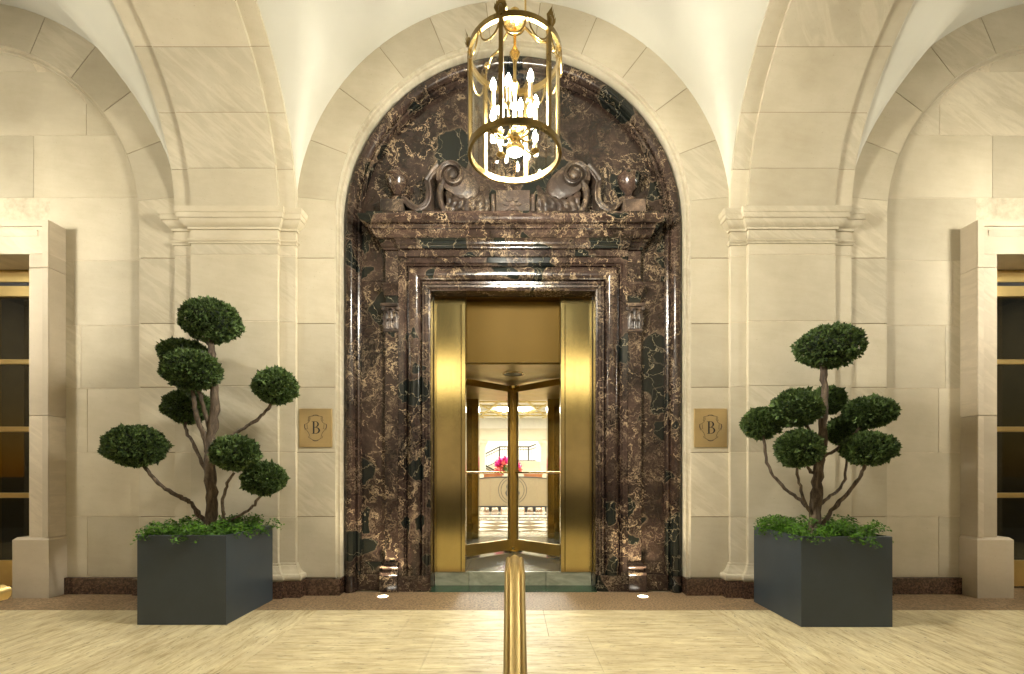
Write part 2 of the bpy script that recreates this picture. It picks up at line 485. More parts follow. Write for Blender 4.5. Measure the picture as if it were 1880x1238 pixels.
floor = bpy.data.objects.new('floor', None); COL.objects.link(floor); struct(floor)
floor['label'] = 'travertine floor of the portico with grain across the middle and along the sides'
MB().box(-8, 8, -3.92, -.485, -.5, -.012).build('screed', MORTAR, floor)
def slab(name, x0, x1, y0, y1, m, parent, z1=0.0, gp=.0009, th=.03):
    return MB().tbox(x0+gp, x1-gp, y0+gp, y1-gp, z1-th, z1, .0008).build(name, m, parent)
xs = [-1.56, -.52, .50, 1.56]
ys = [-.482, -1.10, -1.72, -2.34, -2.96, -3.9]
for j in range(len(ys)-1):
    off = .26 if j % 2 else 0
    cuts = [-1.56] + [c + off - .26 for c in (-.52, .50)] + [1.56]
    for i in range(len(cuts)-1): slab('floor_slab', cuts[i], cuts[i+1], ys[j+1], ys[j], TRAV_X, floor)
for s in (-1, 1):
    for (a, b) in ((1.56, 1.68), (1.68, 2.35), (2.35, 3.02), (3.02, 3.7), (3.7, 4.4), (4.4, 5.2), (5.2, 6.4), (6.4, 8)):
        yy = [-.482, -1.75, -3.9]
        for k in range(2): slab('floor_slab', min(s*a, s*b), max(s*a, s*b), yy[k+1], yy[k], TRAV_Y, floor)
gb = bpy.data.objects.new('granite_floor_border', None); COL.objects.link(gb); struct(gb)
gb['label'] = 'brown granite strip in the floor along the foot of the wall'
MB().box(-8, 8, -.482, .6, -.3, -.012).build('screed', MORTAR, gb)
gx = [-8, -6.2, -4.7, -3.28, -1.72, 0, 1.72, 3.28, 4.7, 6.2, 8]
for i in range(len(gx)-1): slab('granite_slab', gx[i], gx[i+1], -.481, .55 if abs(gx[i]+gx[i+1]) > 6 else .12, GRAN_F, gb)
# street steps down to the pavement
st = thing('entrance_steps', 'travertine steps leading down from the portico to the pavement', 'steps', (0, -4.0, -.48))
for k in range(2): MB().box(-1.9, 1.9, -3.925-.3*(k+1), -3.925-.3*k, -.5, -.16*(k+1)).build('step', TRAV_X, st)

# =================================================================== STONE WALL
SPR = 3.39                                  # springing height of every arch
ROWS = [.155, .703, 1.281, 1.867, 2.44, 3.03]
JO = .003
def stone_arch(cx, label):
    t = thing('stone_arch', label, 'arch', (cx, 0.02, 0), 'round limestone wall arches')
    ri, ro = 1.597, 1.97
    for s in (-1, 1):                       # jamb courses
        zz = ROWS + [SPR + .19]
        for k in range(len(zz)-1):
            x0, x1 = cx + s*ri, cx + s*1.965
            z1 = zz[k+1]
            if k == len(zz)-2:              # last jamb stone rises to the first arch joint
                a = 5.5
                pts = [(ri, zz[k]+JO), (1.96, zz[k]+JO), (1.96, SPR)] + [(ro*math.cos(R(q)), SPR+ro*math.sin(R(q))) for q in (2.5, a)] + [(ri*math.cos(R(q)), SPR+ri*math.sin(R(q))) for q in (a, 2.5, 0)]
                pts = [(cx+s*x, z) for x, z in pts]
                MB().prism_y(pts, 0, .3).build('stone_block', STONE, t)
            else:
                MB().box(x0, x1, 0, .3, zz[k]+JO, z1-JO, .003).build('stone_block', STONE, t)
    bnd = [5.5, 21.1, 36.8, 52.0, 67.4, 82.8, 97.2, 112.6, 128.0, 143.2, 158.9, 174.5]
    for a0, a1 in zip(bnd[:-1], bnd[1:]):
        da = math.degrees(JO/1.75)
        n = 5
        pts = arc(cx, SPR, ro, a0+da, a1-da, n) + arc(cx, SPR, ri, a1-da, a0+da, n)
        MB().prism_y(pts, 0, .3).build('voussoir', STONE, t, 20)
    # moulded inner edge: two small steps
    path = [(cx-1.597, .15), (cx-1.597, SPR)] + arc(cx, SPR, 1.597, 180, 0, 48)[1:-1] + [(cx+1.597, SPR), (cx+1.597, .15)]
    prof = [(-.01, .27), (-.004, .012), (0, .006), (.004, .038), (.012, .040), (.028, .036), (.033, .042), (.036, .06), (.036, .27)]
    MB().sweep(path, prof, XZ, side=-1).build('edge_moulding', STONE, t, 35)
    # mortar bed behind the joints
    mpath = [(cx-1.61, .15), (cx-1.61, SPR)] + arc(cx, SPR, 1.61, 180, 0, 40)[1:-1] + [(cx+1.61, SPR), (cx+1.61, .15)]
    MB().sweep(mpath, [(0, .0045), (.345, .0045), (.345, .32), (0, .32)], XZ, side=1).build('mortar', MORTAR_D, t)
    for s in (-1, 1):
        a, b = cx+s*1.552, cx+s*1.96
        MB().box(a, b, -.03, .28, 0, .148, .003).build('granite_base', GRAN_W, t)
    return t
stone_arch(0, 'round limestone arch framing the dark marble portal in the middle')
stone_arch(-4.96, 'round limestone arch of the left bay over a blank stone wall')
stone_arch(4.96, 'round limestone arch of the right bay over a blank stone wall')

def bay_wall(cx, label):
    s = -1 if cx < 0 else 1
    t = thing('stone_wall', label, 'wall', (cx, .1, 0))
    rows = [.155, .703, 1.281, 1.867, 2.44, 3.03, 3.60, 4.17, 4.75, 5.0]
    inner = cx - s*1.575                    # edge nearest the middle of the picture
    # distance from the inner edge to each upright joint, per course
    J = [[.55, 1.5, 2.4], [.9, 1.9], [.49, 1.3, 2.2], [.55, 1.6, 2.5], [.62, 1.45, 2.4], [1.0, 1.9], [.98, 2.1], [.50, 1.5, 2.4], [.95, 1.9], [1.4]]
    J[0][0] = .49; J[2][0] = .49
    for k in range(len(rows)-1):
        z0, z1 = rows[k]+JO, rows[k+1]-JO
        zc = max(0, z1 - SPR)
        half = 1.575
        js = [0.0] + J[k] + [3.15]
        segs = list(zip(js[:-1], js[1:]))
        if k < 6:                            # the side door opening interrupts the lower courses
            lo_, hi_ = 1.575-.74, 1.575+.74
            segs = [(a, min(b, lo_)) for a, b in segs if a < lo_] + [(max(a, hi_), b) for a, b in segs if b > hi_]
        for a, b in segs:
            if b-a < .03: continue
            u0, u1 = inner + s*a, inner + s*b
            x0, x1 = min(u0, u1)+JO, max(u0, u1)-JO
            # courses above the springing are cut to the arch
            pts = []
            lim = lambda z: math.sqrt(max(0, 1.585**2 - max(0, z-SPR)**2))
            for z in (z0, (z0+z1)/2, z1): pts.append((max(x0, cx-lim(z)), z))
            for z in (z1, (z0+z1)/2, z0): pts.append((min(x1, cx+lim(z)), z))
            if pts[0][0] >= pts[-1][0] - .02: continue
            if pts[2][0] > pts[3][0]:
                m_ = (pts[2][0]+pts[3][0])/2
                pts[2] = (m_-.001, z1); pts[3] = (m_+.001, z1)
            if pts[1][0] > pts[4][0]: continue
            MB().prism_y(pts, .055, .2).build('stone_block', STONE, t)
    MB().prism_y([(cx-1.58, .14), (cx-.745, .14), (cx-.745, 3.028), (cx+.745, 3.028), (cx+.745, .14), (cx+1.58, .14)] + arc(cx, SPR, 1.58, 0, 180, 30), .0585, .25).build('mortar', MORTAR, t)
    e0, e1 = cx-1.55, cx+1.55
    f0, f1 = cx-.90, cx+.90
    for k, (a, b) in enumerate(((e0, f0), (f1, e1))): MB().box(a, b, .02, .2, 0, .149, .003).build('granite_base', GRAN_W, t)
    return t
bay_wall(-4.96, 'blank limestone block wall filling the left bay beside the tree')
bay_wall(4.96, 'blank limestone block wall filling the right bay beside the tree')

# =================================================================== PILASTERS and transverse arches
X1A, X1B, X2A, X2B = 1.939, 3.02, 2.082, 2.853
Y1, Y2 = -.035, -.070
def pilaster(s, label):
    t = thing('pilaster', label, 'pilaster', (s*2.48, -.04, 0), 'stepped limestone pilasters')
    zz = [.28] + ROWS[1:] + [3.13]
    for k in range(len(zz)-1):
        MB().box(s*X1A, s*X1B, Y1, .0, zz[k]+JO, zz[k+1]-JO, .002).build('stone_block', STONE, t)
        MB().box(s*X2A, s*X2B, Y2, Y1-.0004, zz[k]+JO, zz[k+1]-JO, .002).build('stone_block', STONE, t)
    MB().box(s*(X1A+.004), s*(X1B-.004), Y1+.004, -.001, .2, 3.3).build('mortar', MORTAR, t)
    MB().box(s*(X2A+.004), s*(X2B-.004), Y2+.004, Y1-.001, .2, 3.3).build('mortar', MORTAR, t)
    path = [(s*X1A, .02), (s*X1A, Y1), (s*X2A, Y1), (s*X2A, Y2), (s*X2B, Y2), (s*X2B, Y1), (s*X1B, Y1), (s*X1B, .02)]
    imp = [(-.02, 3.124), (.012, 3.124), (.012, 3.139), (.019, 3.143), (.024, 3.152), (.019, 3.162), (.006, 3.173), (0.001, 3.176), (.001, 3.247), (.017, 3.247), (.017, 3.268),
           (.026, 3.272), (.044, 3.286), (.058, 3.304), (.063, 3.324), (.074, 3.325), (.076, 3.366), (.082, 3.367), (.089, 3.385), (.092, 3.412), (-.02, 3.44)]
    MB().sweep(path, imp, XY, side=1 if s < 0 else -1).build('capital', STONE, t, 30)
    tor = [(.062+.020*math.cos(R(a)), .178+.030*math.sin(R(a))) for a in range(-90, 91, 20)]
    base = [(-.02, .148), (.06, .148)] + tor + [(.052, .209), (.050, .216), (.036, .232), (.024, .252), (.018, .272), (.012, .274), (.012, .294), (-.02, .30)]
    MB().sweep(path, base, XY, side=1 if s < 0 else -1).build('base', STONE, t, 30)
    MB().sweep(path, [(-.03, 0), (.071, 0), (.071, .143), (.067, .147), (-.03, .147)], XY, side=1 if s < 0 else -1).build('plinth', GRAN_W, t, 30)
    return t
def rib(s, label):
    t = thing('transverse_arch', label, 'arch', (s*2.48, -1.5, SPR), 'limestone arches crossing the vault')
    yc = -1.525
    YZ = lambda u, v, w: (w, u, v)
    bnd = [0, 14.2, 30.2, 46.6, 62.5, 78, 93.5, 109, 125, 141, 157, 180]
    for (xa, xb, rad, rout) in ((X2A, X2B, 1.455, 1.489), (X1A, X1B, 1.490, 1.62)):
        for a0, a1 in zip(bnd[:-1], bnd[1:]):
            da = math.degrees(.0020/rad)
            pts = arc(yc, SPR+.02, rout, 0+a0+da, a1-da, 6) + arc(yc, SPR+.02, rad, a1-da, a0+da, 6)
            MB().prism(pts, YZ, s*xa, s*xb).build('voussoir', STONE, t, 20)
    MB().prism(arc(yc, SPR+.02, 1.60, 0, 180, 40) + arc(yc, SPR+.02, 1.494, 180, 0, 40), YZ, s*(X1A+.006), s*(X1B-.006)).build('mortar', MORTAR_D, t)
    MB().prism(arc(yc, SPR+.02, 1.4885, 0, 180, 40) + arc(yc, SPR+.02, 1.4592, 180, 0, 40), YZ, s*(X2A+.006), s*(X2B-.006)).build('mortar', MORTAR_D, t)
    return t
pilaster(-1, 'stepped limestone pilaster behind the tree left of the portal')
pilaster(1, 'stepped limestone pilaster behind the tree right of the portal')
rib(-1, 'broad limestone arch springing forward from the left pilaster')
rib(1, 'broad limestone arch springing forward from the right pilaster')

# plaster groin vaults, one per bay
def vault(cx, label):
    nx, ny = 64, 52
    vs = []; fs = []
    a, b = 1.955, 1.528
    yc = -1.525
    x_ = [math.sin(PI/2*(2*i/nx-1))*1.96 for i in range(nx+1)]
    y_ = [yc + math.cos(PI*j/ny)*1.545 for j in range(ny+1)]
    k = .16
    for yy in y_:
        for xx in x_:
            z1 = math.sqrt(max(0, a*a - xx*xx)); z2 = math.sqrt(max(0, b*b-(yy-yc)**2))
            h = max(k-abs(z1-z2), 0)/k
            z = max(z1, z2) + h*h*k*.25*min(1, 2*min(z1, z2))
            vs.append((cx+xx, yy, SPR+.004+z))
    for j in range(ny):
        for i in range(nx):
            q = j*(nx+1)+i
            fs.append((q, q+1, q+nx+2, q+nx+1))
    m = MB().add(vs, fs).build('plaster_vault', PLASTER, None, 60, recalc=False)
    return tag(m, label, 'vault', 'plaster vaults of the portico')
vault(0, 'cream plaster vault over the middle bay round the lantern')
vault(-4.96, 'cream plaster vault over the left bay')
vault(4.96, 'cream plaster vault over the right bay')

# street side of the portico, behind the camera: piers and arches that close the space
def arcade():
    pts = [(-8, 0), (-8, 6.2), (8, 6.2), (8, 0)]
    for cx in (4.96, 0, -4.96):
        pts += [(cx+1.93, 0), (cx+1.93, SPR)] + arc(cx, SPR, 1.93, 0, 180, 24)[1:-1] + [(cx-1.93, SPR), (cx-1.93, 0)]
    o = MB().prism_y(pts, -3.06, -3.9).build('street_arcade', STONE2)
    tag(o, 'limestone arcade on the street side of the portico', 'arcade')
arcade()

# unseen building across the street, added to give the bronze and glass reflections
sb = thing('added_street_building', 'unseen dark building with lit windows, added across the street for reflections', 'building', (0, -24, -.6))
MB().box(-22, 22, -26, -24, -.6, 16).build('facade', plain('dark_facade', (.05, .045, .04), .8), sb)
LW_ = emit('added_window_emission', (1, .86, .58), 5.0)  # glow added as a bright band for the bronze to mirror
SW_ = emit('added_shop_emission', (1, .80, .58), .5)  # weak glow added to lift the dark middle of the bronze reflection
for i in range(9):
    MB().box(-18.9+i*4.2, -15.3+i*4.2, -24, -23.95, .2, 4.4).build('added_shop_window', SW_, sb)
    MB().box(-18.9+i*4.2, -15.5+i*4.2, -24, -23.95, 6.0, 7.9).build('added_window', LW_, sb)

# =================================================================== MARBLE PORTAL
por = thing('marble_portal', 'dark brown breccia marble portal with scrolled pediment round the doorway', 'portal', (0, .2, 0))
# back panels
MB().prism_y([(-1.56, 2.9), (1.56, 2.9), (1.56, SPR)] + arc(0, SPR, 1.56, 0, 180, 40)[1:], .20, .26).build('tympanum', MARBLE_C, por)
for s in (-1, 1):
    MB().box(s*.95, s*1.56, .20, .26, .05, 2.898, .001).build('wall_panel', MARBLE, por)
# roll moulding all round
path = [(-1.562, .15), (-1.562, SPR)] + arc(0, SPR, 1.562, 180, 0, 60)[1:-1] + [(1.562, SPR), (1.562, .15)]
roll = [(0, .24), (0, .13), (.006, .118)] + [(.055-.047*math.cos(R(a)), .128-.05*math.sin(R(a))) for a in range(12, 170, 13)] + \
       [(.104, .118), (.107, .145), (.110, .145), (.112, .134), (.126, .128), (.138, .134), (.141, .15), (.141, .24)]
MB().sweep(path, roll, XZ, side=-1).build('roll_moulding', MARBLE, por, 40)
# door architrave
path = [(-.77, .15), (-.77, 2.80), (.77, 2.80), (.77, .15)]
arch = [(0, .325), (0, .172), (.004, .166), (.018, .160), (.022, .164), (.025, .150), (.046, .146), (.050, .151), (.053, .138), (.072, .136), (.076, .142), (.079, .172), (.084, .168)] + \
       [(.150-.064*math.cos(R(a)), .162-.058*math.sin(R(a))) for a in range(6, 176, 12)] + \
       [(.216, .168), (.219, .172), (.222, .148), (.232, .138), (.240, .141), (.243, .128), (.290, .125), (.295, .13), (.295, .21)]
MB().sweep(path, arch, XZ, side=1).build('architrave', MARBLE, por, 32)
# bases, strips and capitals, both sides
for s in (-1, 1):
    sx = lambda pts: [(s*x, y) for x, y in pts]
    MB().prism_z(sx([(1.062, .112), (.83, .112), (.80, .118), (.775, .135), (.764, .165), (.764, .325), (1.062, .325)]), .0, .15).build('plinth', MARBLE, por, 40)
    MB().box(s*1.0625, s*1.232, .092, .21, 0, .148, .004).build('plinth', MARBLE, por)
    MB().box(s*1.2325, s*1.452, .168, .24, 0, .150, .004).build('plinth', MARBLE, por)
    MB().box(s*1.2325, s*1.452, .182, .24, .152, .262, .004).build('plinth', MARBLE, por)
    MB().prism_z(sx([(1.556, .11)] + [(1.506-.047*math.cos(R(a)), .115-.055*math.sin(R(a))) for a in range(180, -1, -18)] + [(1.4525, .14), (1.4525, .24), (1.556, .24)]), 0, .15).build('plinth', MARBLE, por, 50)
    # attic base of the strip pilaster
    pth = [(s*1.0625, .135), (s*1.19, .135), (s*1.19, .21)]
    bpf = [(-.02, .1495), (.036, .1495), (.040, .160), (.040, .170), (.036, .180), (.020, .186), (.012, .2), (.014, .214), (.026, .218)] + [(.026+.012*math.sin(R(a)), .232-.014*math.cos(R(a))) for a in range(10, 171, 20)] + [(.012, .25), (.002, .27), (-.02, .272)]
    MB().sweep(pth, bpf, XY, side=-1 if s > 0 else 1).build('strip_base', MARBLE, por, 40)
    MB().box(s*1.0655, s*1.19, .135, .2, .272, 2.405, .003).build('strip', MARBLE, por)
    # capital: astragal, bell, leaves, abacus
    cp = MB()
    pth2 = [(s*1.0625, .135), (s*1.19, .135), (s*1.19, .21)]
    cp.sweep(pth2, [(-.02, 2.406), (.008, 2.406), (.014, 2.412), (.014, 2.42), (.008, 2.426), (.006, 2.434), (-.02, 2.436)], XY, side=-1 if s > 0 else 1)
    cp.sweep(pth2, [(-.02, 2.436), (.0, 2.436), (.002, 2.55), (.012, 2.61), (.022, 2.63), (-.02, 2.632)], XY, side=-1 if s > 0 else 1)
    cp.sweep(pth2, [(-.02, 2.632), (.030, 2.636), (.036, 2.65), (.030, 2.664), (-.02, 2.666)], XY, side=-1 if s > 0 else 1)
    cap = cp.build('strip_capital', CARVED, por, 40)
    lv = MB()
    for (lx, lw, h0, h1) in ((1.085, .050, 2.437, 2.60), (1.128, .056, 2.437, 2.628), (1.171, .050, 2.437, 2.60), (1.106, .03, 2.437, 2.53), (1.150, .03, 2.437, 2.53)):
        nu, nv = 4, 7
        vs = []; fs = []
        for j in range(nv+1):
            tt = j/nv
            z = h0 + (h1-h0)*min(1, tt*1.12) - (.02*max(0, tt-.86)/.14 if tt > .86 else 0)
            out = .004 + .006*tt + .034*max(0, tt-.55)**1.5*2.2
            wd = lw*(.55+.6*math.sin(PI*min(.92, tt*.9+.1)))*.62*(1+.16*math.cos(j*PI))
            for i in range(-nu, nu+1):
                q = i/nu
                vs.append((s*(lx+q*wd), .135-out-.012*(1-abs(q))*(.5+.5*abs(math.cos(q*PI*1.5))), z - .012*q*q))
        w_ = 2*nu+1
        for j in range(nv):
            for i in range(2*nu): fs.append((j*w_+i, j*w_+i+1, (j+1)*w_+i+1, (j+1)*w_+i))
        lv.add(vs, fs)
    for lx in (1.062, 1.198):
        lv.lathe([(.004, -.01), (.017, -.008), (.019, 0), (.017, .008), (.004, .012)], (s*lx, .112, 2.615), 12, axis='y')
    lv.build('acanthus_leaves', CARVED, cap, 60)
    # impost block above the capital
    MB().box(s*1.0655, s*1.186, .142, .2, 2.667, 2.74, .003).build('impost_block', MARBLE, por)
    MB().sweep(pth2, [(-.02, 2.74), (.004, 2.742), (.006, 2.78), (.018, 2.80), (.024, 2.83), (.03, 2.835), (.03, 2.86), (-.02, 2.87)], XY, side=-1 if s > 0 else 1).build('impost_block', MARBLE, por, 35)
    MB().box(s*1.0655, s*1.186, .138, .2, 2.872, 3.158, .003).build('impost_block', MARBLE, por)
# entablature
MB().box(-1.063, 1.063, .112, .205, 3.0955, 3.1585, .003).build('frieze', MARBLE, por)
bp = [(-1.19, .205), (-1.19, .135), (-1.045, .135), (-1.045, .100), (1.045, .100), (1.045, .135), (1.19, .135), (1.19, .205)]
bed = [(-.02, 3.159), (.010, 3.160), (.013, 3.168), (.013, 3.178), (.020, 3.181), (.031, 3.192), (.034, 3.206), (.028, 3.209), (.028, 3.222), (.036, 3.226), (.046, 3.2375), (-.02, 3.238)]
MB().sweep(bp, bed, XY, side=-1).build('bed_moulding', MARBLE, por, 32)
kp = [(-1.19, .205), (-1.19, .100), (1.19, .100), (1.19, .205)]
cor = [(-.02, 3.2385), (.050, 3.2385), (.060, 3.246), (.078, 3.266), (.086, 3.286), (.090, 3.292), (.112, 3.293), (.112, 3.306), (.116, 3.311), (.122, 3.318), (.128, 3.321)] + \
      [(.128+.047*math.sin(R(a)), 3.368-.046*math.cos(R(a))) for a in range(10, 81, 14)] + [(.180, 3.371), (.184, 3.376), (.184, 3.390), (-.02, 3.40)]
MB().sweep(kp, cor, XY, side=-1).build('cornice', MARBLE, por, 30)
MB().box(-1.33, 1.33, .02, .205, 3.40, 3.468, .004).build('attic_base', MARBLE, por)

# broken pediment: S-scrolls, leaf cradles, centre tablet
def Q(px, py, d=4.40): return ((px-942)/F*d, EYE+(868-py)/F*d)
def smooth_path(pts, n=6):
    out = []
    P_ = [Vector(p) for p in pts]
    P_ = [P_[0]*2-P_[1]] + P_ + [P_[-1]*2-P_[-2]]
    for i in range(1, len(P_)-2):
        for k in range(n):
            t = k/n
            a, b, c, d = P_[i-1], P_[i], P_[i+1], P_[i+2]
            out.append(.5*((2*b)+(c-a)*t+(2*a-5*b+4*c-d)*t*t+(3*b-a-3*c+d)*t**3))
    out.append(P_[-2])
    return out
for s in (-1, 1):
    mir = lambda p: (s*abs(p[0]), p[1]) if s > 0 else (-abs(p[0]), p[1])
    pl = [mir(Q(*q)) for q in ((736, 366), (745, 369), (753, 378), (764, 383), (776, 380), (785, 370), (787, 356), (786, 342), (784, 333))]
    pu = [mir(Q(*q)) for q in ((784, 333), (790, 323), (798, 313), (806, 305))]
    eye = mir(Q(830, 322))
    sp = []
    for k in range(0, 44):
        a = 205 - k*13.5                      # clockwise from the left shoulder
        r_ = .128 * (.972**k)
        sp.append((eye[0]+s*-1*-1*(-s)*0 + (r_*math.cos(R(a)) if s < 0 else -r_*math.cos(R(a))), eye[1]+r_*math.sin(R(a))*1.02))
    band = MB()
    def strip_along(pts, th, y0, y1, taper=None):
        n = len(pts); vs = []; fs = []
        for i in range(n):
            a = Vector(pts[max(0, i-1)]); b = Vector(pts[min(n-1, i+1)])
            t = (b-a).normalized(); nn = Vector((-t.y, t.x))
            w = th*(taper(i/(n-1)) if taper else 1)
            c = Vector(pts[i])
            l, r_ = c+nn*w/2, c-nn*w/2
            m_ = .012
            vs += [(l.x, y1, l.y), (l.x, y0+.004, l.y), ((l.x*.78+r_.x*.22), y0, (l.y*.78+r_.y*.22)), (c.x, y0+m_, c.y), ((l.x*.22+r_.x*.78), y0, (l.y*.22+r_.y*.78)), (r_.x, y0+.004, r_.y), (r_.x, y1, r_.y)]
        for i in range(n-1):
            for k in range(6): fs.append((i*7+k, i*7+k+1, (i+1)*7+k+1, (i+1)*7+k))
        fs.append(tuple(range(7))); fs.append(tuple((n-1)*7+k for k in range(7))[::-1])
        band.add(vs, fs)
    strip_along(smooth_path(pl), .052, .035, .20)
    strip_along([Vector(p) for p in pu], .056, .030, .20)
    strip_along([Vector(p) for p in sp], .046, .02, .20, lambda t: 1-.55*t)
    sc = band.build('pediment_scroll', CARVED, por, 40)
    MB().lathe([(.0, -.006), (.022, -.004), (.040, .006), (.046, .03), (.050, .19)], (eye[0], .012, eye[1]), 20, axis='y').build('scroll_eye', CARVED, sc, 50)
    # the rolled body of the volute runs back and inwards
    bd = MB(); n = 20; vs = []; fs = []
    steps = [(0, .132, .08), (.10, .136, .085), (.14, .122, .09), (.18, .134, .095), (.34, .132, .105), (.38, .118, .11), (.42, .130, .112), (.60, .126, .122), (.64, .110, .125), (.68, .120, .128), (.86, .108, .148), (1, .085, .175)]
    for (q, r_, y) in steps:
        c = (eye[0] - s*(.02+.15*q), eye[1] - .012 - .062*q)
        for i in range(n):
            a = 2*PI*i/n
            vs.append((c[0]+r_*.92*math.cos(a), y + .02*math.sin(a*2)*0, c[1]+r_*math.sin(a)))
    for j in range(len(steps)-1):
        for i in range(n): fs.append((j*n+i, j*n+(i+1) % n, (j+1)*n+(i+1) % n, (j+1)*n+i))
    fs.append(tuple(range(n))); fs.append(tuple((len(steps)-1)*n+i for i in range(n)))
    bd.add(vs, fs).build('scroll_roll', CARVED, sc, 50)
    # leaf cradle
    lc = MB(); nu, nv = 60, 16; vs = []; fs = []
    for i in range(nu+1):
        u = i/nu
        x = abs(Q(818+u*80, 0)[0]); x = s*x
        top = Q(0, 341 + 24*math.sin(PI*min(1, u*1.06))**.8 - 6*u)[1]
        bot = Q(0, 389)[1] - .02
        for j in range(nv+1):
            v = j/nv
            z = top + (bot-top)*v
            lob = .030*abs(math.sin((u*6+v*.9)*PI))**.7*(.35+.65*v) + .014*abs(math.sin(v*3.5*PI+u*9))
            y = .16 - .13*math.sin(PI*(.12+.76*v))**.8*math.sin(PI*(.08+.84*u))**.5 - lob
            vs.append((x + s*.006*math.sin(v*9+u*5), y, z + .014*abs(math.sin(u*6*PI))*(1-v)))
    for i in range(nu):
        for j in range(nv): fs.append((i*(nv+1)+j, (i+1)*(nv+1)+j, (i+1)*(nv+1)+j+1, i*(nv+1)+j+1))
    lc.add(vs, fs).build('acanthus_cradle', CARVED, sc, 50)
    # curled stem between scroll and cradle
    stp = smooth_path([(*mir(Q(*q)),) for q in ((818, 312), (812, 330), (806, 348), (808, 368), (816, 384), (822, 390))], 5)
    MB().tube([(p.x, .09, p.y) for p in stp], [.034*(1-.3*i/len(stp)) for i in range(len(stp))], 8).build('scroll_stem', CARVED, sc, 60)
    # pedestal under the urn
    a, b = s*abs(Q(741, 0)[0]), s*abs(Q(699, 0)[0])
    MB().box(a, b, .03, .20, 3.4685, Q(0, 367)[1], .006).build('urn_pedestal', CARVED, por)
    cu = s*abs(Q(727, 0)[0]); z0 = Q(0, 367)[1]
    up = [(.062, 0), (.066, .012), (.060, .028), (.030, .048), (.024, .066), (.032, .078), (.036, .084), (.062, .112), (.090, .155), (.100, .19), (.104, .205), (.100, .212), (.108, .222), (.106, .238), (.085, .258), (.055, .272), (.034, .28), (.026, .287), (.030, .295), (.034, .306), (.028, .322), (.012, .338), (.001, .343)]
    MB().lathe([(r_, z0+z) for r_, z in up], (cu, .095, 0), 28).build('urn', MARBLE, por, 45)
# centre tablet
tab = MB().box(Q(911, 0)[0], Q(973, 0)[0], .03, .2, 3.4685, Q(0, 351)[1], .006).build('centre_tablet', CARVED, por)
rz = MB(); cc = Q(941, 378)
for k in range(8):
    a = k*PI/4
    dx, dz = math.cos(a), math.sin(a)
    pts = [(cc[0]+dx*.035-dz*.006, cc[1]+dz*.035+dx*.006), (cc[0]+dx*.055-dz*.014, cc[1]+dz*.055+dx*.014), (cc[0]+dx*.083, cc[1]+dz*.083), (cc[0]+dx*.055+dz*.014, cc[1]+dz*.055-dx*.014), (cc[0]+dx*.035+dz*.006, cc[1]+dz*.035-dx*.006)]
    pts = [(x, max(3.47, z)) for x, z in pts]
    rz.prism_y(pts, .018, .031)
rz.lathe([(.001, -.016), (.016, -.015), (.020, -.008), (.028, -.008), (.031, 0), (.031, .012)], (cc[0], .03, cc[1]), 18, axis='y')
rz.build('rosette', CARVED, tab, 40)
for s in (-1, 1): MB().box(Q(942, 0)[0]+s*.162, Q(942, 0)[0]+s*.20, .05, .2, 3.4685, Q(0, 355)[1], .01).build('tablet_wing', CARVED, tab)
# threshold, riser, landing
dl = bpy.data.objects.new('door_landing', None); COL.objects.link(dl); struct(dl)
dl['label'] = 'raised grey marble landing with a green marble threshold at the door'
MB().tbox(-.775, .775, .102, .352, -.03, .004, .002).build('threshold', GREENM, dl)
for (a, b, m_) in ((-.764, -.43, GREYM), (-.43, .32, GREYM), (.32, .764, GREYM)):
    MB().box(a+.0015, b-.0015, .353, .39, -.03, .134, .003).build('riser', m_, dl)
for i in range(3):
    for (a, b) in ((-1.4, -.46), (-.46, .46), (.46, 1.4)):
        MB().tbox(a+.001, b-.001, .391+i*.84, .391+(i+1)*.84-.002, .1, .135, .001).build('floor_slab', GREYD, dl)

# =================================================================== BRONZE DOOR CASE and REVOLVING DOOR
ST = .135
YB = .345
case = thing('bronze_door_case', 'gold bronze casing lining the marble doorway round the revolving door', 'door frame', (0, YB, ST))
for s in (-1, 1):
    MB().box(s*.505, s*.768, YB, YB+.04, ST, 2.795, .003).build('jamb_panel', BRONZE, case)
    MB().box(s*.462, s*.503, YB-.004, YB+.10, ST, 2.796, .003).build('edge_strip', BRONZE, case)
    MB().box(s*.754, s*.766, YB-.018, YB-.001, ST, 2.793, .002).build('edge_trim', BRONZE, case)
    MB().box(s*.50, s*1.4, YB+.05, YB+.09, ST, 2.795).build('backing', DARKL, case)
MB().box(-.46, .46, .435, .47, 2.187, 2.794, .002).build('overpanel', GOLDP, case)
MB().box(-.768, .768, .325, .47, 2.797, 2.83).build('soffit', BRONZE, case)
rd = thing('revolving_door', 'brass and glass revolving door with push bars in the bronze doorway', 'revolving door', (0, 1.63, ST))
DC = 1.63; DR = 1.24; ZT = 2.17
cpt = arc(0, DC, DR+.05, -62, 242, 44)
MB().prism_z(cpt, ZT+.008, 2.79).build('canopy', DOORB, rd, 30)
MB().box(-.6, .6, .475, DC-(DR+.05)*math.sin(R(62))-.002, ZT+.0085, 2.789).build('canopy_front', DOORB, rd)
for s in (-1, 1):
    n = 26
    A0, A1 = (-61, 61) if s > 0 else (119, 241)
    pts = arc(0, DC, DR+.03, A0, A1, n) + arc(0, DC, DR, A1, A0, n)
    MB().prism_z(pts, ST, ZT+.006).build('drum_wall', BRONZE, rd, 30)
post = MB().box(-.014, .014, DC-.014, DC+.014, ST+.01, ZT-.005).build('centre_post', BRASS, rd)
MB().lathe([(.12, ST+.004), (.12, ST+.014), (.05, ST+.03), (.05, ST+.05)], (0, DC, 0), 20).build('hub', BRONZE, rd, 30)
MB().lathe([(.05, ZT-.06), (.11, ZT-.04), (.12, ZT-.012)], (0, DC, 0), 20).build('hub', BRONZE, rd, 30)
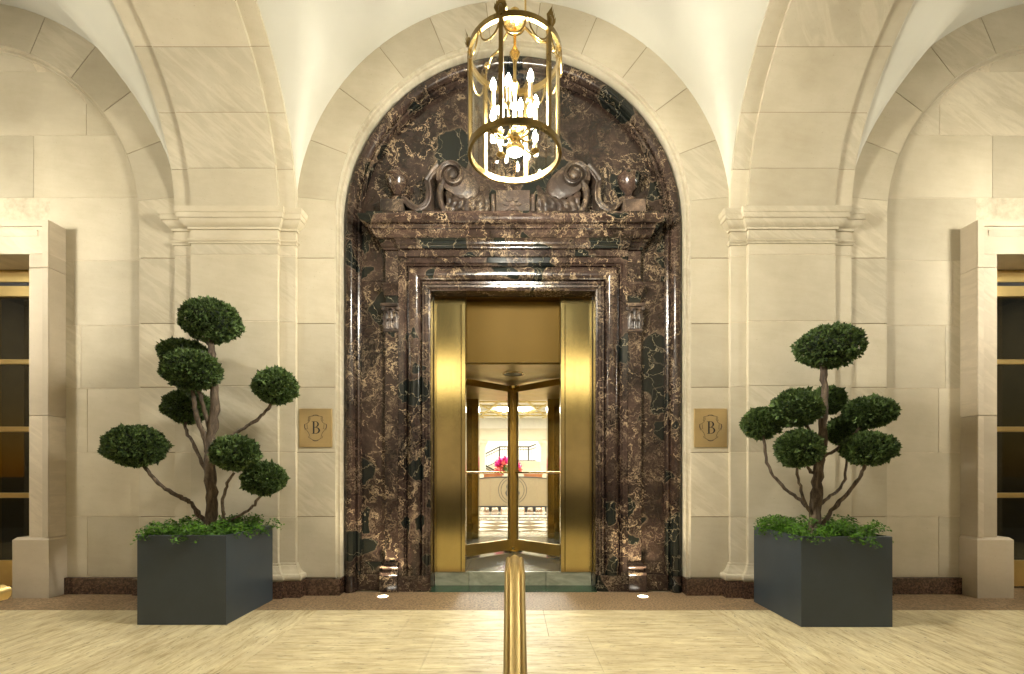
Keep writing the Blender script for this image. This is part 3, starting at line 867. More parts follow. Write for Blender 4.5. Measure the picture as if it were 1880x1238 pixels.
for k, adeg in enumerate((-135, -45, 90)):
    ang = R(adeg)
    ux, uy = math.cos(ang), math.sin(ang); nx_, ny_ = -uy, ux
    def wb(m, r0, r1, z0, z1, th):
        vs = []
        for z in (z0, z1):
            for (r_, t_) in ((r0, -th), (r1, -th), (r1, th), (r0, th)):
                vs.append((ux*r_+nx_*t_, DC+uy*r_+ny_*t_, z))
        m.add(vs, [(0,3,2,1),(4,5,6,7),(0,1,5,4),(1,2,6,5),(2,3,7,6),(3,0,4,7)])
        return m
    f = MB()
    wb(f, .020, .075, ST+.02, ZT-.012, .018)
    wb(f, 1.15, 1.21, ST+.02, ZT-.012, .018)
    wb(f, .0752, 1.149, ST+.02, ST+.15, .017)
    wb(f, .0752, 1.149, ZT-.085, ZT-.012, .017)
    wing = f.build('door_wing', DOORB, rd)
    wb(MB(), .0755, 1.1485, ST+.1502, ZT-.0852, .004).build('glass', GLASS, wing)
    off = .06 * (1 if k in (1, 3) else -1)
    pb = MB(); zb = EYE+.001
    o_ = -.055 if k in (0, 2) else .055
    if k == 1: o_ = -.055*-1*-1
    pb.tube([(ux*.10+nx_*o_, DC+uy*.10+ny_*o_, zb), (ux*1.13+nx_*o_, DC+uy*1.13+ny_*o_, zb)], .011, 10)
    for r_ in (.10, 1.13): pb.tube([(ux*r_, DC+uy*r_, zb), (ux*r_+nx_*o_, DC+uy*r_+ny_*o_, zb)], .009, 8)
    pb.build('push_bar', BRASS, wing, 40)
dn = MB().lathe([(.10, ZT+.0), (.115, ZT+.001), (.118, ZT+.007), (.10, ZT+.007)], (0, .92, 0), 28, cap=False).build('ceiling_speaker', BRONZE, rd, 30)
MB().lathe([(.001, ZT+.004), (.098, ZT+.004), (.098, ZT+.0075)], (0, .92, 0), 28).build('speaker_grille', plain('grille', (.4, .38, .3), .5), dn, 30)

# inner portal to the lobby
ip = thing('inner_portal', 'bronze inner doorway between the revolving door and the lobby', 'doorway', (0, 2.85, ST))
for s in (-1, 1):
    MB().box(s*.505, s*.62, 2.72, 2.98, ST, 2.238, .004).build('jamb', BRONZE, ip)
    MB().box(s*.621, s*3.0, 2.80, 3.0, ST, 3.6).build('side_wall', CREAM, ip)
MB().box(-.62, .62, 2.72, 2.98, 2.24, 3.6, .004).build('lintel', BRONZE, ip)
for s in (-1, 1):
    l_ = MB().lathe([(.001, -.004), (.014, -.004), (.018, 0), (.018, .01)], (s*.085, 2.78, 2.234), 14).build('downlight', emit('downlight_emission', (.95, 1, .95), 60), None, 30)
    tag(l_, 'tiny bright white spotlight at the %s of the door post' % ('left' if s < 0 else 'right'), 'spotlight', 'spotlights above the revolving door')

# =================================================================== LOBBY
LZ = ST
lf = bpy.data.objects.new('lobby_floor', None); COL.objects.link(lf); struct(lf)
lf['label'] = 'polished marble lobby floor with light and dark diamonds'
MB().box(-6, 6, 2.95, 26, LZ-.12, LZ-.006).build('floor_base', GREYD, lf)
LW = veined('white_marble', (.50, .46, .36), (.68, .65, .54), .10)
LD = veined('brown_marble', (.06, .045, .03), (.12, .09, .06), .10)
LG = veined('beige_marble', (.30, .28, .22), (.44, .42, .34), .10)
def lslab(x0, x1, y0, y1, m): MB().tbox(x0, x1, y0, y1, LZ-.02, LZ, .0015).build('floor_tile', m, lf)
lslab(-2.4, 2.4, 2.96, 3.55, LG)
# diamonds between y = 3.6 and 5.45
a_ = .62
dark = []
nxd = range(-4, 5)
for r in range(-1, 5):
    for c in range(-8, 9):
        cx, cy = c*a_/2, 3.56 + r*a_*.5 + a_/2
        if (r+c) % 2: continue
        pts = [(cx, cy-a_/2), (cx+a_/2, cy), (cx, cy+a_/2), (cx-a_/2, cy)]
        pts = [(x, min(5.45, max(3.56, y))) for x, y in pts]
        if max(p[1] for p in pts) - min(p[1] for p in pts) < .02: continue
        m_ = LW if r % 2 == 0 else LD
        n = .004
        q = [(x+(cx-x)*.012, y+(cy-y)*.012) for x, y in pts]
        # drop duplicate corners from clipping
        u = []
        for p_ in q:
            if not u or math.dist(p_, u[-1]) > .004: u.append(p_)
        if len(u) < 3: continue
        MB().prism_z(u, LZ-.02, LZ).build('floor_tile', m_, lf)
for (y0, y1, m_) in ((5.46, 5.62, LD), (5.625, 5.95, LG), (5.955, 6.2, LD), (6.205, 6.7, LW), (6.705, 7.0, LD), (7.005, 8.2, LW), (8.205, 8.5, LD), (8.505, 26, LW)):
    lslab(-2.4, 2.4, y0, y1, m_)
lw = thing('lobby_walls', 'pale lobby room with a coffered ceiling seen through the revolving door', 'lobby room', (0, 14, LZ))
MB().box(-6, -5.9, 3.0, 26, LZ-.1, 4.6).build('wall', CREAM, lw)
MB().box(5.9, 6, 3.0, 26, LZ-.1, 4.6).build('wall', CREAM, lw)
MB().box(-6, 6, 25.9, 26, LZ-.1, 5.6).build('wall', WHITE, lw)
ZC = 3.30
MB().box(-6, 6, 3.0, 15.65, ZC, ZC+.1).build('ceiling', WHITE, lw)
OCH = plain('gilded_moulding', (.60, .46, .16), .5, var=.1)
for k in range(7):
    y = 9.6 + k*.9
    MB().box(-3, 3, y, y+.05, ZC-.045, ZC-.001).build('ceiling_rib', OCH if k % 3 else WHITE, lw)
for s in (-1, 1):
    for k in range(3):
        MB().prism_z([(s*(.25+k*.9), 9.7), (s*(.31+k*.9), 9.7), (s*(1.4+k*.9), 14.9), (s*(1.33+k*.9), 14.9)], ZC-.04, ZC-.002).build('ceiling_rib', OCH, lw)
        MB().prism_z([(s*(1.4+k*.9), 9.7), (s*(1.34+k*.9), 9.7), (s*(.25+k*.9), 14.9), (s*(.32+k*.9), 14.9)], ZC-.036, ZC-.003).build('ceiling_rib', OCH, lw)
MB().box(-6, 6, 15.45, 15.75, 2.86, 3.30).build('entablature', WHITE, lw)
MB().box(-6, 6, 15.40, 15.80, 2.42, 2.859, .03).build('entablature', CREAM, lw)
MB().box(-6, 6, 15.35, 15.5, 2.845, 2.90).build('cornice', CREAM, lw)
for s in (-1, 1):
    c = thing('lobby_column', 'cream fluted column at the %s edge of the doorway view' % ('left' if s < 0 else 'right'), 'column', (s*1.30, 15.6, LZ), 'lobby columns')
    n = 40; vs = []
    mm = MB()
    pr = []
    for i in range(n*2):
        a = PI*i/n; r_ = .17 if i % 4 else .152
        pr.append((s*1.30+r_*math.cos(a), 15.6+r_*math.sin(a)))
    mm.prism_z(pr, LZ, 2.18); mm.build('shaft', CREAM, c)
    MB().lathe([(.17, 2.18), (.2, 2.2), (.19, 2.24), (.26, 2.32), (.26, 2.42)], (s*1.30, 15.6, 0), 20).build('capital', CREAM, c, 30)
# stair with iron railing behind the columns
stp = thing('lobby_stair', 'cream lobby staircase with a black iron railing beyond the flowers', 'staircase', (0, 18, LZ))
DS = 22.0
def L(px, py, d=DS): return P(px, py, d)
MB().prism_y([(L(870, 0)[0], LZ), (L(870, 0)[0], L(0, 868)[2]), (L(893, 0)[0], L(0, 859)[2]), (L(915, 0)[0], L(0, 847)[2]), (L(1010, 0)[0], L(0, 847)[2]), (L(1010, 0)[0], LZ)], CY+DS+.06, CY+DS+2.5).build('stair_wall', CREAM, stp)
IRON = plain('black_iron', (.015, .014, .012), .4)
r1 = [L(889, 834.5), L(917, 820.5), L(972, 820.5), L(984, 816)]
r2 = [L(889, 839.5), L(917, 826), L(972, 826), L(984, 821.5)]
r3 = [L(889, 859), L(917, 846), L(984, 846)]
MB().tube(r1, .035, 6).build('handrail', IRON, stp)
MB().tube(r2, .018, 6).build('rail', IRON, stp); MB().tube(r3, .022, 6).build('rail', IRON, stp)
for k in range(32):
    px = 890.5 + k*2.95
    ya = 834.5-(px-889)*.5 if px < 917 else 820.5
    yb = 859-(px-889)*.464 if px < 917 else 846
    rr = .035 if k in (9, 27) else .011
    MB().tube([L(px, ya+1), L(px, yb)], rr, 5).build('baluster', IRON, stp)
r4 = [L(884.5, 851), L(908, 864)]; r5 = [L(885.5, 856), L(904, 867)]
MB().tube(r4, .035, 6).build('handrail', IRON, stp); MB().tube(r5, .02, 6).build('rail', IRON, stp)
for k in range(6):
    px = 887+k*3.6
    MB().tube([L(px, 852.4+(px-887)*.553), L(px, 857+(px-887)*.59)], .012, 5).build('baluster', IRON, stp)
# reception desk
DD = 11.9
dk = thing('reception_desk', 'taupe curved reception desk with a round monogram on small dark feet', 'desk', (0, CY+DD+.3, LZ))
TAUPE = plain('taupe_leather', (.20, .155, .085), .55, var=.06, scale=20, bmp=.1)
xe = 1.15
zt0, zb0 = .985, P(0, 929, DD)[2]
top = lambda x: zt0 - .035*(x/.8)**2
for (a, b) in ((-xe, -.562), (-.558, .588), (.592, xe)):
    xs_ = [a+(b-a)*i/10 for i in range(11)]
    MB().prism_y([(x, top(x)) for x in xs_] + [(b, zb0), (a, zb0)], CY+DD, CY+DD+.05).build('front_panel', TAUPE, dk)
xs_ = [-xe+2*xe*i/20 for i in range(21)]
MB().prism_y([(x, top(x)+.022) for x in xs_] + [(x, top(x)+.001) for x in xs_[::-1]], CY+DD-.02, CY+DD+.6).build('desk_top', DARKL, dk)
MB().box(-xe, xe, CY+DD-.01, CY+DD+.5, zb0-.035, zb0-.001).build('bottom_rail', DARKL, dk)
for px in (879, 900, 917, 966, 981, 1003):
    x = P(px, 0, DD)[0]
    MB().lathe([(.022, LZ), (.05, zb0-.036)], (x, CY+DD+.05, 0), 8).build('foot', DARKL, dk)
def letter_B(m, x0, z0, h, w, y0, y1, flip=1):
    k = h
    wx = w/.62
    def bx(a, b, c, d): 
        m.box(x0+flip*a*wx, x0+flip*b*wx, y0, y1, z0+c*k, z0+d*k)
    bx(.07, .185, .0301, .9699)
    bx(-.02, .26, .97, 1.0); bx(-.02, .26, .0, .03)
    def bowl(cx, cz, rx, rz, ix, iz):
        n = 14; vs = []; fs = []
        for y in (y0, y1):
            for i in range(n+1):
                a = -PI/2 + PI*i/n
                vs.append((x0+flip*(cx+rx*math.cos(a))*wx, y, z0+(cz+rz*math.sin(a))*k))
                vs.append((x0+flip*(cx+ix*math.cos(a))*wx, y, z0+(cz+iz*math.sin(a))*k))
        o = 2*(n+1)
        for i in range(n):
            fs += [(2*i, 2*i+1, 2*i+3, 2*i+2), (o+2*i, o+2*i+2, o+2*i+3, o+2*i+1), (2*i, 2*i+2, o+2*i+2, o+2*i), (2*i+1, o+2*i+1, o+2*i+3, 2*i+3)]
        m.add(vs, fs)
    bowl(.262, .762, .27, .238, .155, .205)
    bowl(.262, .27, .36, .27, .235, .232)
    bx(.186, .262, .503, .538)
    return m
lg = MB()
zc = P(0, 900, DD)[2]; xc = P(941, 0, DD)[0]
letter_B(lg, xc+.012, zc-.16, .32, .165, CY+DD-.010, CY+DD-.001)
letter_B(lg, xc-.012, zc-.16, .32, .165, CY+DD-.010, CY+DD-.001, -1)
lg.build('monogram', DARKL, dk)
for r_ in (.345, .285):
    MB().lathe([(r_-.006, -.006), (r_+.006, -.006), (r_+.006, -.001), (r_-.006, -.001), (r_-.006, -.006)], (xc, CY+DD, zc), 48, cap=False, axis='y').build('monogram_ring', DARKL, dk)
wd = plain('orange_wood', (.33, .12, .03), .4, var=.2, scale=5)
for s in (-1, 1):
    tb = thing('wooden_cabinet', 'orange wood cabinet behind the desk on the %s of the flowers' % ('left' if s < 0 else 'right'), 'cabinet', (s*.55, CY+13.4, LZ), 'cabinets behind the desk')
    MB().box(s*.30, s*.80, CY+13.2, CY+13.7, LZ+.08, 1.05, .006).build('body', wd, tb)
    MB().box(s*.28, s*.82, CY+13.18, CY+13.72, 1.051, 1.07, .004).build('top', wd, tb)
    for q in (.33, .77): MB().box(s*q-.02, s*q+.02, CY+13.22, CY+13.26, LZ, LZ+.079).build('leg', wd, tb)
fl = thing('flower_arrangement', 'vase of magenta and coral flowers on the reception desk', 'flowers', (0, CY+12.25, 1.0))
VZ = zt0+.023
MB().lathe([(.05, VZ), (.055, VZ+.01), (.06, VZ+.16), (.055, VZ+.17), (.05, VZ+.16), (.045, VZ+.012)], (-.04, CY+12.25, 0), 18).build('vase', glass('vase_glass', (.9, .95, .9)), fl, 40)
PET = [plain('magenta_petals', (.62, .012, .22), .6, var=.25, scale=30), plain('coral_petals', (.62, .09, .07), .6, var=.25, scale=30), plain('flower_leaves', (.10, .16, .03), .6, var=.3, scale=30)]
def bloom(c, r_, m_, n=26):
    b = MB()
    for _ in range(n):
        d = Vector(rng.normal(size=3)).normalized()
        t = d.cross(Vector((0, 0, 1))).normalized() if abs(d.z) < .95 else Vector((1, 0, 0))
        w = d.cross(t)
        p = Vector(c) + d*r_*.55; q = Vector(c) + d*r_*1.05; e = r_*.38
        b.add([p-t*e*.5, p+w*e*.3, q+t*e, q-w*e*.6, q-t*e*.9], [(0, 1, 2, 3, 4)])
    b.ball(c, r_*.6, 8, 6)
    b.build('bloom', m_, fl)
for (px, py, r_, k) in ((921, 846, .10, 0), (914, 850, .07, 0), (930, 844, .09, 0), (925, 852, .08, 1), (918, 858, .09, 1), (911, 855, .04, 0), (914, 864, .09, 1), (922, 866, .08, 1), (928, 860, .08, 2), (950, 853, .08, 0), (953, 858, .07, 0), (955, 864, .05, 1), (950, 865, .07, 2), (940, 848, .10, 1), (941, 858, .1, 0), (935, 868, .07, 2)):
    x, y, z = P(px, py, 12.25)
    bloom((x, y + rng.uniform(-.1, .1), z), r_*1.15, PET[k])
# lobby lights: glowing ceiling panels
LE = emit('lobby_light_emission', (1, .96, .84), 85.0)
for i, (x, y) in enumerate(((-2.2, 5), (0, 5), (2.2, 5), (-2.2, 8.6), (0, 8.6), (2.2, 8.6), (-3, 12.2), (0, 12.2), (3, 12.2))):
    o = MB().box(x-.5, x+.5, y-.35, y+.35, ZC-.06, ZC-.0465).build('ceiling_light', LE)
    tag(o, 'white lobby ceiling light, %s of three, %s row from the door' % (('left', 'middle', 'right')[i % 3], ('first', 'second', 'third')[i//3]), 'ceiling light', 'lobby ceiling lights')
for i, x in enumerate((-2.4, 0, 2.4)):
    o = MB().box(x-.8, x+.8, 18.5, 20.5, 4.95, 5.0).build('ceiling_light', LE)
    tag(o, 'flat white ceiling light over the lobby staircase, %s of three' % ('left', 'middle', 'right')[i], 'ceiling light', 'stair hall ceiling lights')
MB().box(-6, 6, 15.81, 26, 5.1, 5.2).build('ceiling', WHITE, lw)

# =================================================================== SIDE DOORS in the left and right bays
def side_door(s):
    cx = s*4.96
    side = 'left' if s < 0 else 'right'
    fr = thing('stone_door_frame', 'projecting pale limestone door frame at the %s edge of the photo' % side, 'door frame', (cx, -.05, 0), 'limestone frames of the side doors')
    yf, yw = -.10, .056
    xo, xi = .887, .705                        # outer and inner half widths from the bay centre
    ztop, zop = 3.316, 3.02
    for q in (-1, 1):
        for (z0, z1) in ((.53, 1.60), (1.60, 2.90)):
            MB().box(cx+q*xi, cx+q*xo, yf, .22, z0+.002, z1-.002, .003).build('jamb_block', STONE2, fr)
            MB().box(cx+q*(xo-.055), cx+q*(xo-.001), yf-.012, yf-.0005, z0+.002, z1-.002, .003).build('jamb_band', STONE2, fr)
        xb0, xb1 = cx+q*(xi-.125), cx+q*(xo+.012)
        a, b = min(xb0, xb1), max(xb0, xb1)
        MB().tbox(a, b, yf-.02, .20, 0, .532, .022).build('base_block', STONE2, fr)
    MB().box(cx-xo, cx+xo, yf, .22, zop, ztop, .003).build('lintel', STONE2, fr)
    for q in (-1, 1):
        MB().box(cx+q*xi, cx+q*xo, yf, .22, 2.902, zop-.0005, .003).build('lintel_end', STONE2, fr)
    pth = [(cx-xo+.055, 2.902), (cx-xo+.055, ztop-.055), (cx+xo-.055, ztop-.055), (cx+xo-.055, 2.902)]
    MB().sweep(pth, [(0, yf-.0004), (0, yf-.012), (.0545, yf-.012), (.0545, yf-.0004)], XZ, side=1).build('lintel_moulding', STONE2, fr, 30)
    MB().sweep([(cx-xo+.10, ztop-.085), (cx+xo-.10, ztop-.085)], [(0, yf-.0004), (0, yf-.010), (-.012, yf-.008), (-.055, yf-.004), (-.055, yf-.0004)], XZ, side=1).build('lintel_moulding', STONE2, fr, 30)
    d = thing('glazed_brass_door', 'dark glazed door with brass bars inside the %s stone frame' % side, 'door', (cx, .25, 0), 'brass side doors')
    yd = .25
    xw = xi-.002
    MB().box(cx-xw, cx+xw, yd-.02, yd+.05, 2.905, 3.018, .003).build('transom', BRASS_R, d)
    MB().box(cx-xw, cx+xw, yd-.012, yd+.05, 2.868, 2.903).build('transom_groove', DARKL, d)
    MB().box(cx-xw, cx+xw, yd-.03, yd+.05, 2.765, 2.866, .004).build('transom', BRASS_R, d)
    MB().box(cx-xw, cx+xw, yd-.01, yd+.04, .02, .268, .004).build('bottom_rail', BRASS_R, d)
    for zc_ in (2.152, 1.512, .884):
        MB().box(cx-xw, cx+xw, yd-.016, yd+.03, zc_-.024, zc_+.024, .006).build('glazing_bar', BRASS_R, d)
    MB().box(cx-.055, cx+.055, yd-.012, yd+.038, .269, 2.764, .006).build('stile', BRASS_R, d)
    for q in (-1, 1):
        MB().box(cx+q*(xw-.03), cx+q*xw, yd-.008, yd+.036, .269, 2.764, .006).build('stile', DARKL, d)
        zs = [.269, .859, 1.487, 2.127, 2.764]; ze = [.859, 1.487, 2.127, 2.764]
        for (z0, z1) in ((.269, .859), (.909, 1.487), (1.537, 2.127), (2.177, 2.764)):
            MB().box(cx+q*.056, cx+q*(xw-.031), yd, yd+.006, z0+.001, z1-.001).build('pane', GLASSD, d)
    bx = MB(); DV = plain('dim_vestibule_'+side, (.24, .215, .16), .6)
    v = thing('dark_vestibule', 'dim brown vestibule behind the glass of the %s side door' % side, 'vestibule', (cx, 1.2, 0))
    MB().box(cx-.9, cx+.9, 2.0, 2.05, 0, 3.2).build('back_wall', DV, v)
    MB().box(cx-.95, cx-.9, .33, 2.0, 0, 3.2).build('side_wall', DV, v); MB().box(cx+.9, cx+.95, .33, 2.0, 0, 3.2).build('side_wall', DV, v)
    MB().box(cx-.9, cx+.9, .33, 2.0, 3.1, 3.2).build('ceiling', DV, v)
    MB().box(cx-.3, cx+.3, 1.0, 1.5, 3.07, 3.098).build('ceiling_lamp', emit('vestibule_emission_'+side, (1, .93, .80), 7.0), v)
side_door(-1); side_door(1)

# =================================================================== PLAQUES
def plaque(s):
    cx = s*1.771; zc = 1.502
    t = thing('brass_plaque', 'brass plaque with a black crested letter B on the wall %s of the portal' % ('left' if s < 0 else 'right'), 'plaque', (cx, -.006, zc), 'engraved brass plaques beside the portal')
    MB().box(cx-.147, cx+.147, -.014, -.0015, zc-.172, zc+.172, .0025).build('plate', PLATE, t)
    k = 1/10.32/204.1
    ccx, ccz = 520, 577
    letter_B(MB(), cx+(455-ccx)*k, zc-(690-ccz)*k, 235*k, 150*k, -.0165, -.0138).build('letter', DARKL, t)
    cr = MB()
    half = [[(520, 333), (548, 335), (575, 350)], [(520, 347), (560, 350), (580, 358)], [(575, 352), (630, 364), (624, 420), (648, 468), (690, 502)],
            [(638, 362), (655, 380), (646, 405), (662, 432), (648, 452)], [(690, 502), (728, 512), (733, 560), (716, 620), (692, 608), (700, 590)], [(722, 515), (722, 560), (708, 604)], [(680, 512), (675, 585), (664, 602)],
            [(690, 622), (652, 668), (632, 720), (622, 775), (648, 762), (657, 738), (645, 742)], [(622, 775), (572, 806), (520, 820)], [(575, 812), (550, 824), (520, 828)]]
    for pl in half:
        for q in (-1, 1):
            pts = [(cx+q*(x-ccx)*k, -.0142, zc-(z-ccz)*k) for x, z in pl]
            thick = .0019 if len(pl) != 4 else .0015
            cr.tube(pts, thick, 5)
    cr.build('crest', DARKL, t)
plaque(-1); plaque(1)

# =================================================================== GROUND UPLIGHTS
UPE = emit('uplight_emission', (1, .93, .78), 16)
def uplight(x, y, side):
    t = thing('floor_uplight', 'round recessed uplight glowing in the granite floor, %s of the doorway' % side, 'floor light', (x, y, 0), 'recessed floor uplights')
    MB().lathe([(.044, .0005), (.056, .0005), (.055, .005), (.045, .006), (.044, .0005)], (x, y, 0), 28, cap=False).build('rim', BRASS_R, t, 30)
    MB().lathe([(.001, .0035), (.043, .0035), (.043, .001)], (x, y, 0), 24).build('lens', UPE, t, 30)
    l = bpy.data.lights.new('uplight_lamp', 'SPOT'); l.energy = 55; l.color = (1, .86, .62); l.spot_size = R(100); l.spot_blend = .9; l.shadow_soft_size = .03
    o = bpy.data.objects.new('lamp', l); COL.objects.link(o); o.parent = t
    o.location = (0, 0, .02); o.rotation_euler = (R(180-9), 0, 0)
uplight(-1.153, -.066, 'left'); uplight(1.15, -.066, 'right')

# =================================================================== LANTERN
LX, LY = .010, -1.525
LB, LT, LR = 2.945, 3.522, .264
lan = thing('hanging_lantern', 'large round brass and glass lantern with lit candle bulbs in front of the portal', 'lantern', (LX, LY, LT), 'lanterns hanging in the vault bays')
lb = MB().ring(LR, LB, .009, .034, (LX, LY)).build('bottom_ring', BACKLIT, lan, 30)
MB().ring(LR, LT-.012, .009, .034, (LX, LY)).build('top_ring', BACKLIT, lan, 30)
n = 64; vs = []; fs = []
for i in range(n):
    a = 2*PI*i/n
    for z in (LB+.03, LT-.01): vs.append((LX+(LR-.004)*math.cos(a), LY+(LR-.004)*math.sin(a), z))
for i in range(n): fs.append((2*i, 2*((i+1) % n), 2*((i+1) % n)+1, 2*i+1))
MB().add(vs, fs).build('glass_cylinder', glass('lantern_glass', (.97, .97, .94), 2.2), lan, 60)
A0 = -90 - 16
bulbs = []
EMB = emit('candle_bulb_emission', WARM, BULB)
EMB_DIM = emit('candle_bulb_emission_low', WARM, BULB*.47)
EMB_DIM2 = emit('added_downlight_emission_low', WARM, 1100)
IV = plain('candle_tube', (.16, .115, .05), .5)
for k in range(6):
    a = R(A0 + 60*k)
    ca, sa = math.cos(a), math.sin(a); tx, ty = -sa, ca
    x, y = LX+LR*ca, LY+LR*sa
    b = MB(); vs = []
    for z in (LB+.034, LT-.012):
        for (r_, t_) in ((-.007, -.012), (.010, -.012), (.010, .012), (-.007, .012)):
            vs.append((x+ca*r_+tx*t_, y+sa*r_+ty*t_, z))
    b.add(vs, [(0,3,2,1),(4,5,6,7),(0,1,5,4),(1,2,6,5),(2,3,7,6),(3,0,4,7)])
    b.build('upright_bar', BACKLIT, lan)
    # leaf finial on each bar
    f = MB()
    for q in range(-3, 4):
        t0 = q*.010; hh = .095 - abs(q)*.017
        px_, py_ = x+ca*.012, y+sa*.012
        bz = LT+.015
        sx_, sy_ = tx*t0*.95, ty*t0*.95
        f.add([(px_+tx*t0*.6-tx*.006, py_+ty*t0*.6-ty*.006, bz), (px_+tx*t0*.6+tx*.006, py_+ty*t0*.6+ty*.006, bz),
               (px_+sx_+tx*.008+ca*.006, py_+sy_+ty*.008+sa*.006, bz+hh*.6), (px_+sx_*.95+ca*.016, py_+sy_*.95+sa*.016, bz+hh), (px_+sx_-tx*.008+ca*.006, py_+sy_-ty*.008+sa*.006, bz+hh*.6)], [(0, 1, 2, 3, 4)])
    f.ball((x+ca*.008, y+sa*.008, LT+.035), (.017, .017, .028), 8, 6)
    f.build('leaf_finial', BACKLIT, lan)
    for h in range(2):                       # two swags between bars
        a1 = A0 + 60*k + 30*h; pts = []
        for i in range(13):
            u = i/12; aa = R(a1 + 1.5 + 27*u)
            dz = .088*(1-(2*u-1)**2)**.55
            pts.append((LX+(LR+.008)*math.cos(aa), LY+(LR+.008)*math.sin(aa), LT-.012-dz))
        MB().tube(pts, .0052, 6).build('swag', BACKLIT, lan, 50)
    # scrolled arm from the top ring to the crown
    if k % 2 == 0:
        pr = [(LR, LT+.01), (LR-.01, LT+.07), (LR-.06, LT+.13), (LR-.12, LT+.13), (LR-.16, LT+.16), (.05, LT+.20)]
        pts = smooth_path([(LX+r_*ca, LY+r_*sa, z) for r_, z in pr], 5)
        MB().tube(pts, .008, 8).build('crown_arm', BACKLIT, lan, 60)
        MB().ball((LX+(LR-.02)*ca, LY+(LR-.02)*sa, LT+.10), .02, 12, 8).build('arm_knop', BRASS, lan, 60)
    # candle arm inside
    CR = .128
    pts = smooth_path([(LX+r_*ca, LY+r_*sa, z) for r_, z in ((.02, 3.07), (.06, 3.045), (.105, 3.06), (CR, 3.10), (CR, 3.135))], 4)
    arm = MB().tube(pts, .0062, 6).build('candle_arm', BACKLIT, lan, 60)
    zk = 3.135 + (.05 if k % 2 else 0.0)
    if k % 2: MB().tube([(LX+CR*ca, LY+CR*sa, 3.13), (LX+CR*ca, LY+CR*sa, zk+.01)], .006, 6).build('candle_stem', BRASS, arm, 60)
    MB().lathe([(.008, zk), (.022, zk+.012), (.026, zk+.02), (.014, zk+.018)], (LX+CR*ca, LY+CR*sa, 0), 14).build('drip_pan', BACKLIT, arm, 40)
    MB().lathe([(.0125, zk+.019), (.0125, zk+.118), (.010, zk+.12)], (LX+CR*ca, LY+CR*sa, 0), 12).build('candle_tube', IV, arm, 40)
    MB().lathe([(.002, zk+.121), (.010, zk+.126), (.0165, zk+.146), (.014, zk+.166), (.006, zk+.186), (.001, zk+.196)], (LX+CR*ca, LY+CR*sa, 0), 8).build('bulb', EMB, arm, 60)
for k in range(4):
    a = R(35 + 90*k); ca, sa = math.cos(a), math.sin(a); CR = .150
    pts = smooth_path([(LX+r_*ca, LY+r_*sa, z) for r_, z in ((.03, 3.055), (.075, 3.02), (.12, 3.005), (CR, 3.02), (CR, 3.03))], 4)
    arm = MB().tube(pts, .0055, 6).build('candle_arm', BACKLIT, lan, 60)
    c_ = (LX+CR*ca, LY+CR*sa, 0)
    MB().lathe([(.007, 3.022), (.024, 3.032), (.027, 3.04), (.012, 3.038)], c_, 14).build('drip_pan', BACKLIT, arm, 40)
    MB().lathe([(.0125, 3.039), (.0125, 3.085), (.010, 3.087)], c_, 12).build('candle_tube', IV, arm, 40)
    MB().lathe([(.002, 3.088), (.010, 3.093), (.0165, 3.113), (.014, 3.133), (.006, 3.153), (.001, 3.163)], c_, 8).build('bulb', EMB, arm, 60)
MB().lathe([(.001, 2.985), (.008, 2.995), (.012, 3.01), (.008, 3.025), (.025, 3.04), (.045, 3.06), (.045, 3.075), (.022, 3.10), (.011, 3.12), (.009, 3.30), (.018, 3.33), (.030, 3.355), (.018, 3.38), (.009, 3.40), (.009, 3.49), (.02, 3.52), (.032, 3.545), (.02, 3.57), (.009, 3.59), (.009, LT+.19)], (LX, LY, 0), 18).build('centre_stem', BRASS, lan, 50)
MB().lathe([(.02, LT+.17), (.06, LT+.18), (.066, LT+.20), (.05, LT+.225), (.03, LT+.24), (.03, LT+.27), (.012, LT+.29)], (LX, LY, 0), 20).build('crown_hub', BRASS, lan, 40)
dlh = MB().lathe([(.030, 2.972), (.047, 2.970), (.050, 2.976), (.050, 3.0), (.03, 3.02), (.02, 3.03)], (LX, LY, 0), 24).build('added_downlight_can', BRASS, lan, 40)  # downlight added to brighten the middle of the floor
MB().lathe([(.001, 2.9695), (.044, 2.9695), (.044, 2.9699)], (LX, LY, 0), 24).build('added_downlight_lens', emit('added_downlight_emission', WARM, 3100), dlh, 40)
for q in range(2):
    xx = LX + (-.062 if q == 0 else .062)
    MB().tube([(xx*1, LY, LT+.20), (xx, LY, 5.32)], .006, 8).build('suspension_rod', BRASS, lan, 60)
MB().lathe([(.10, 5.33), (.10, 5.30), (.05, 5.27), (.02, 5.25)], (LX, LY, 0), 24).build('ceiling_rose', BRASS, lan, 40)
dim = []
for s in (-1, 1):
    c = copy_tree(lan); c.location = (s*4.96, LY, LT)
    for q in c.children_recursive:            # the side bays' bulbs burn lower
        if q.name.split('.')[0] in ('bulb', 'added_downlight_lens'): dim.append(q)
    c['label'] = 'matching round brass lantern hanging in the bay to the %s' % ('left' if s < 0 else 'right')

dimmed = {}
for q in dim:
    if q.data.name not in dimmed:
        me = q.data.copy(); me.materials[0] = EMB_DIM if q.name.startswith('bulb') else EMB_DIM2; dimmed[q.data.name] = me
for q in dim: q.data = dimmed.get(q.data.name, q.data)

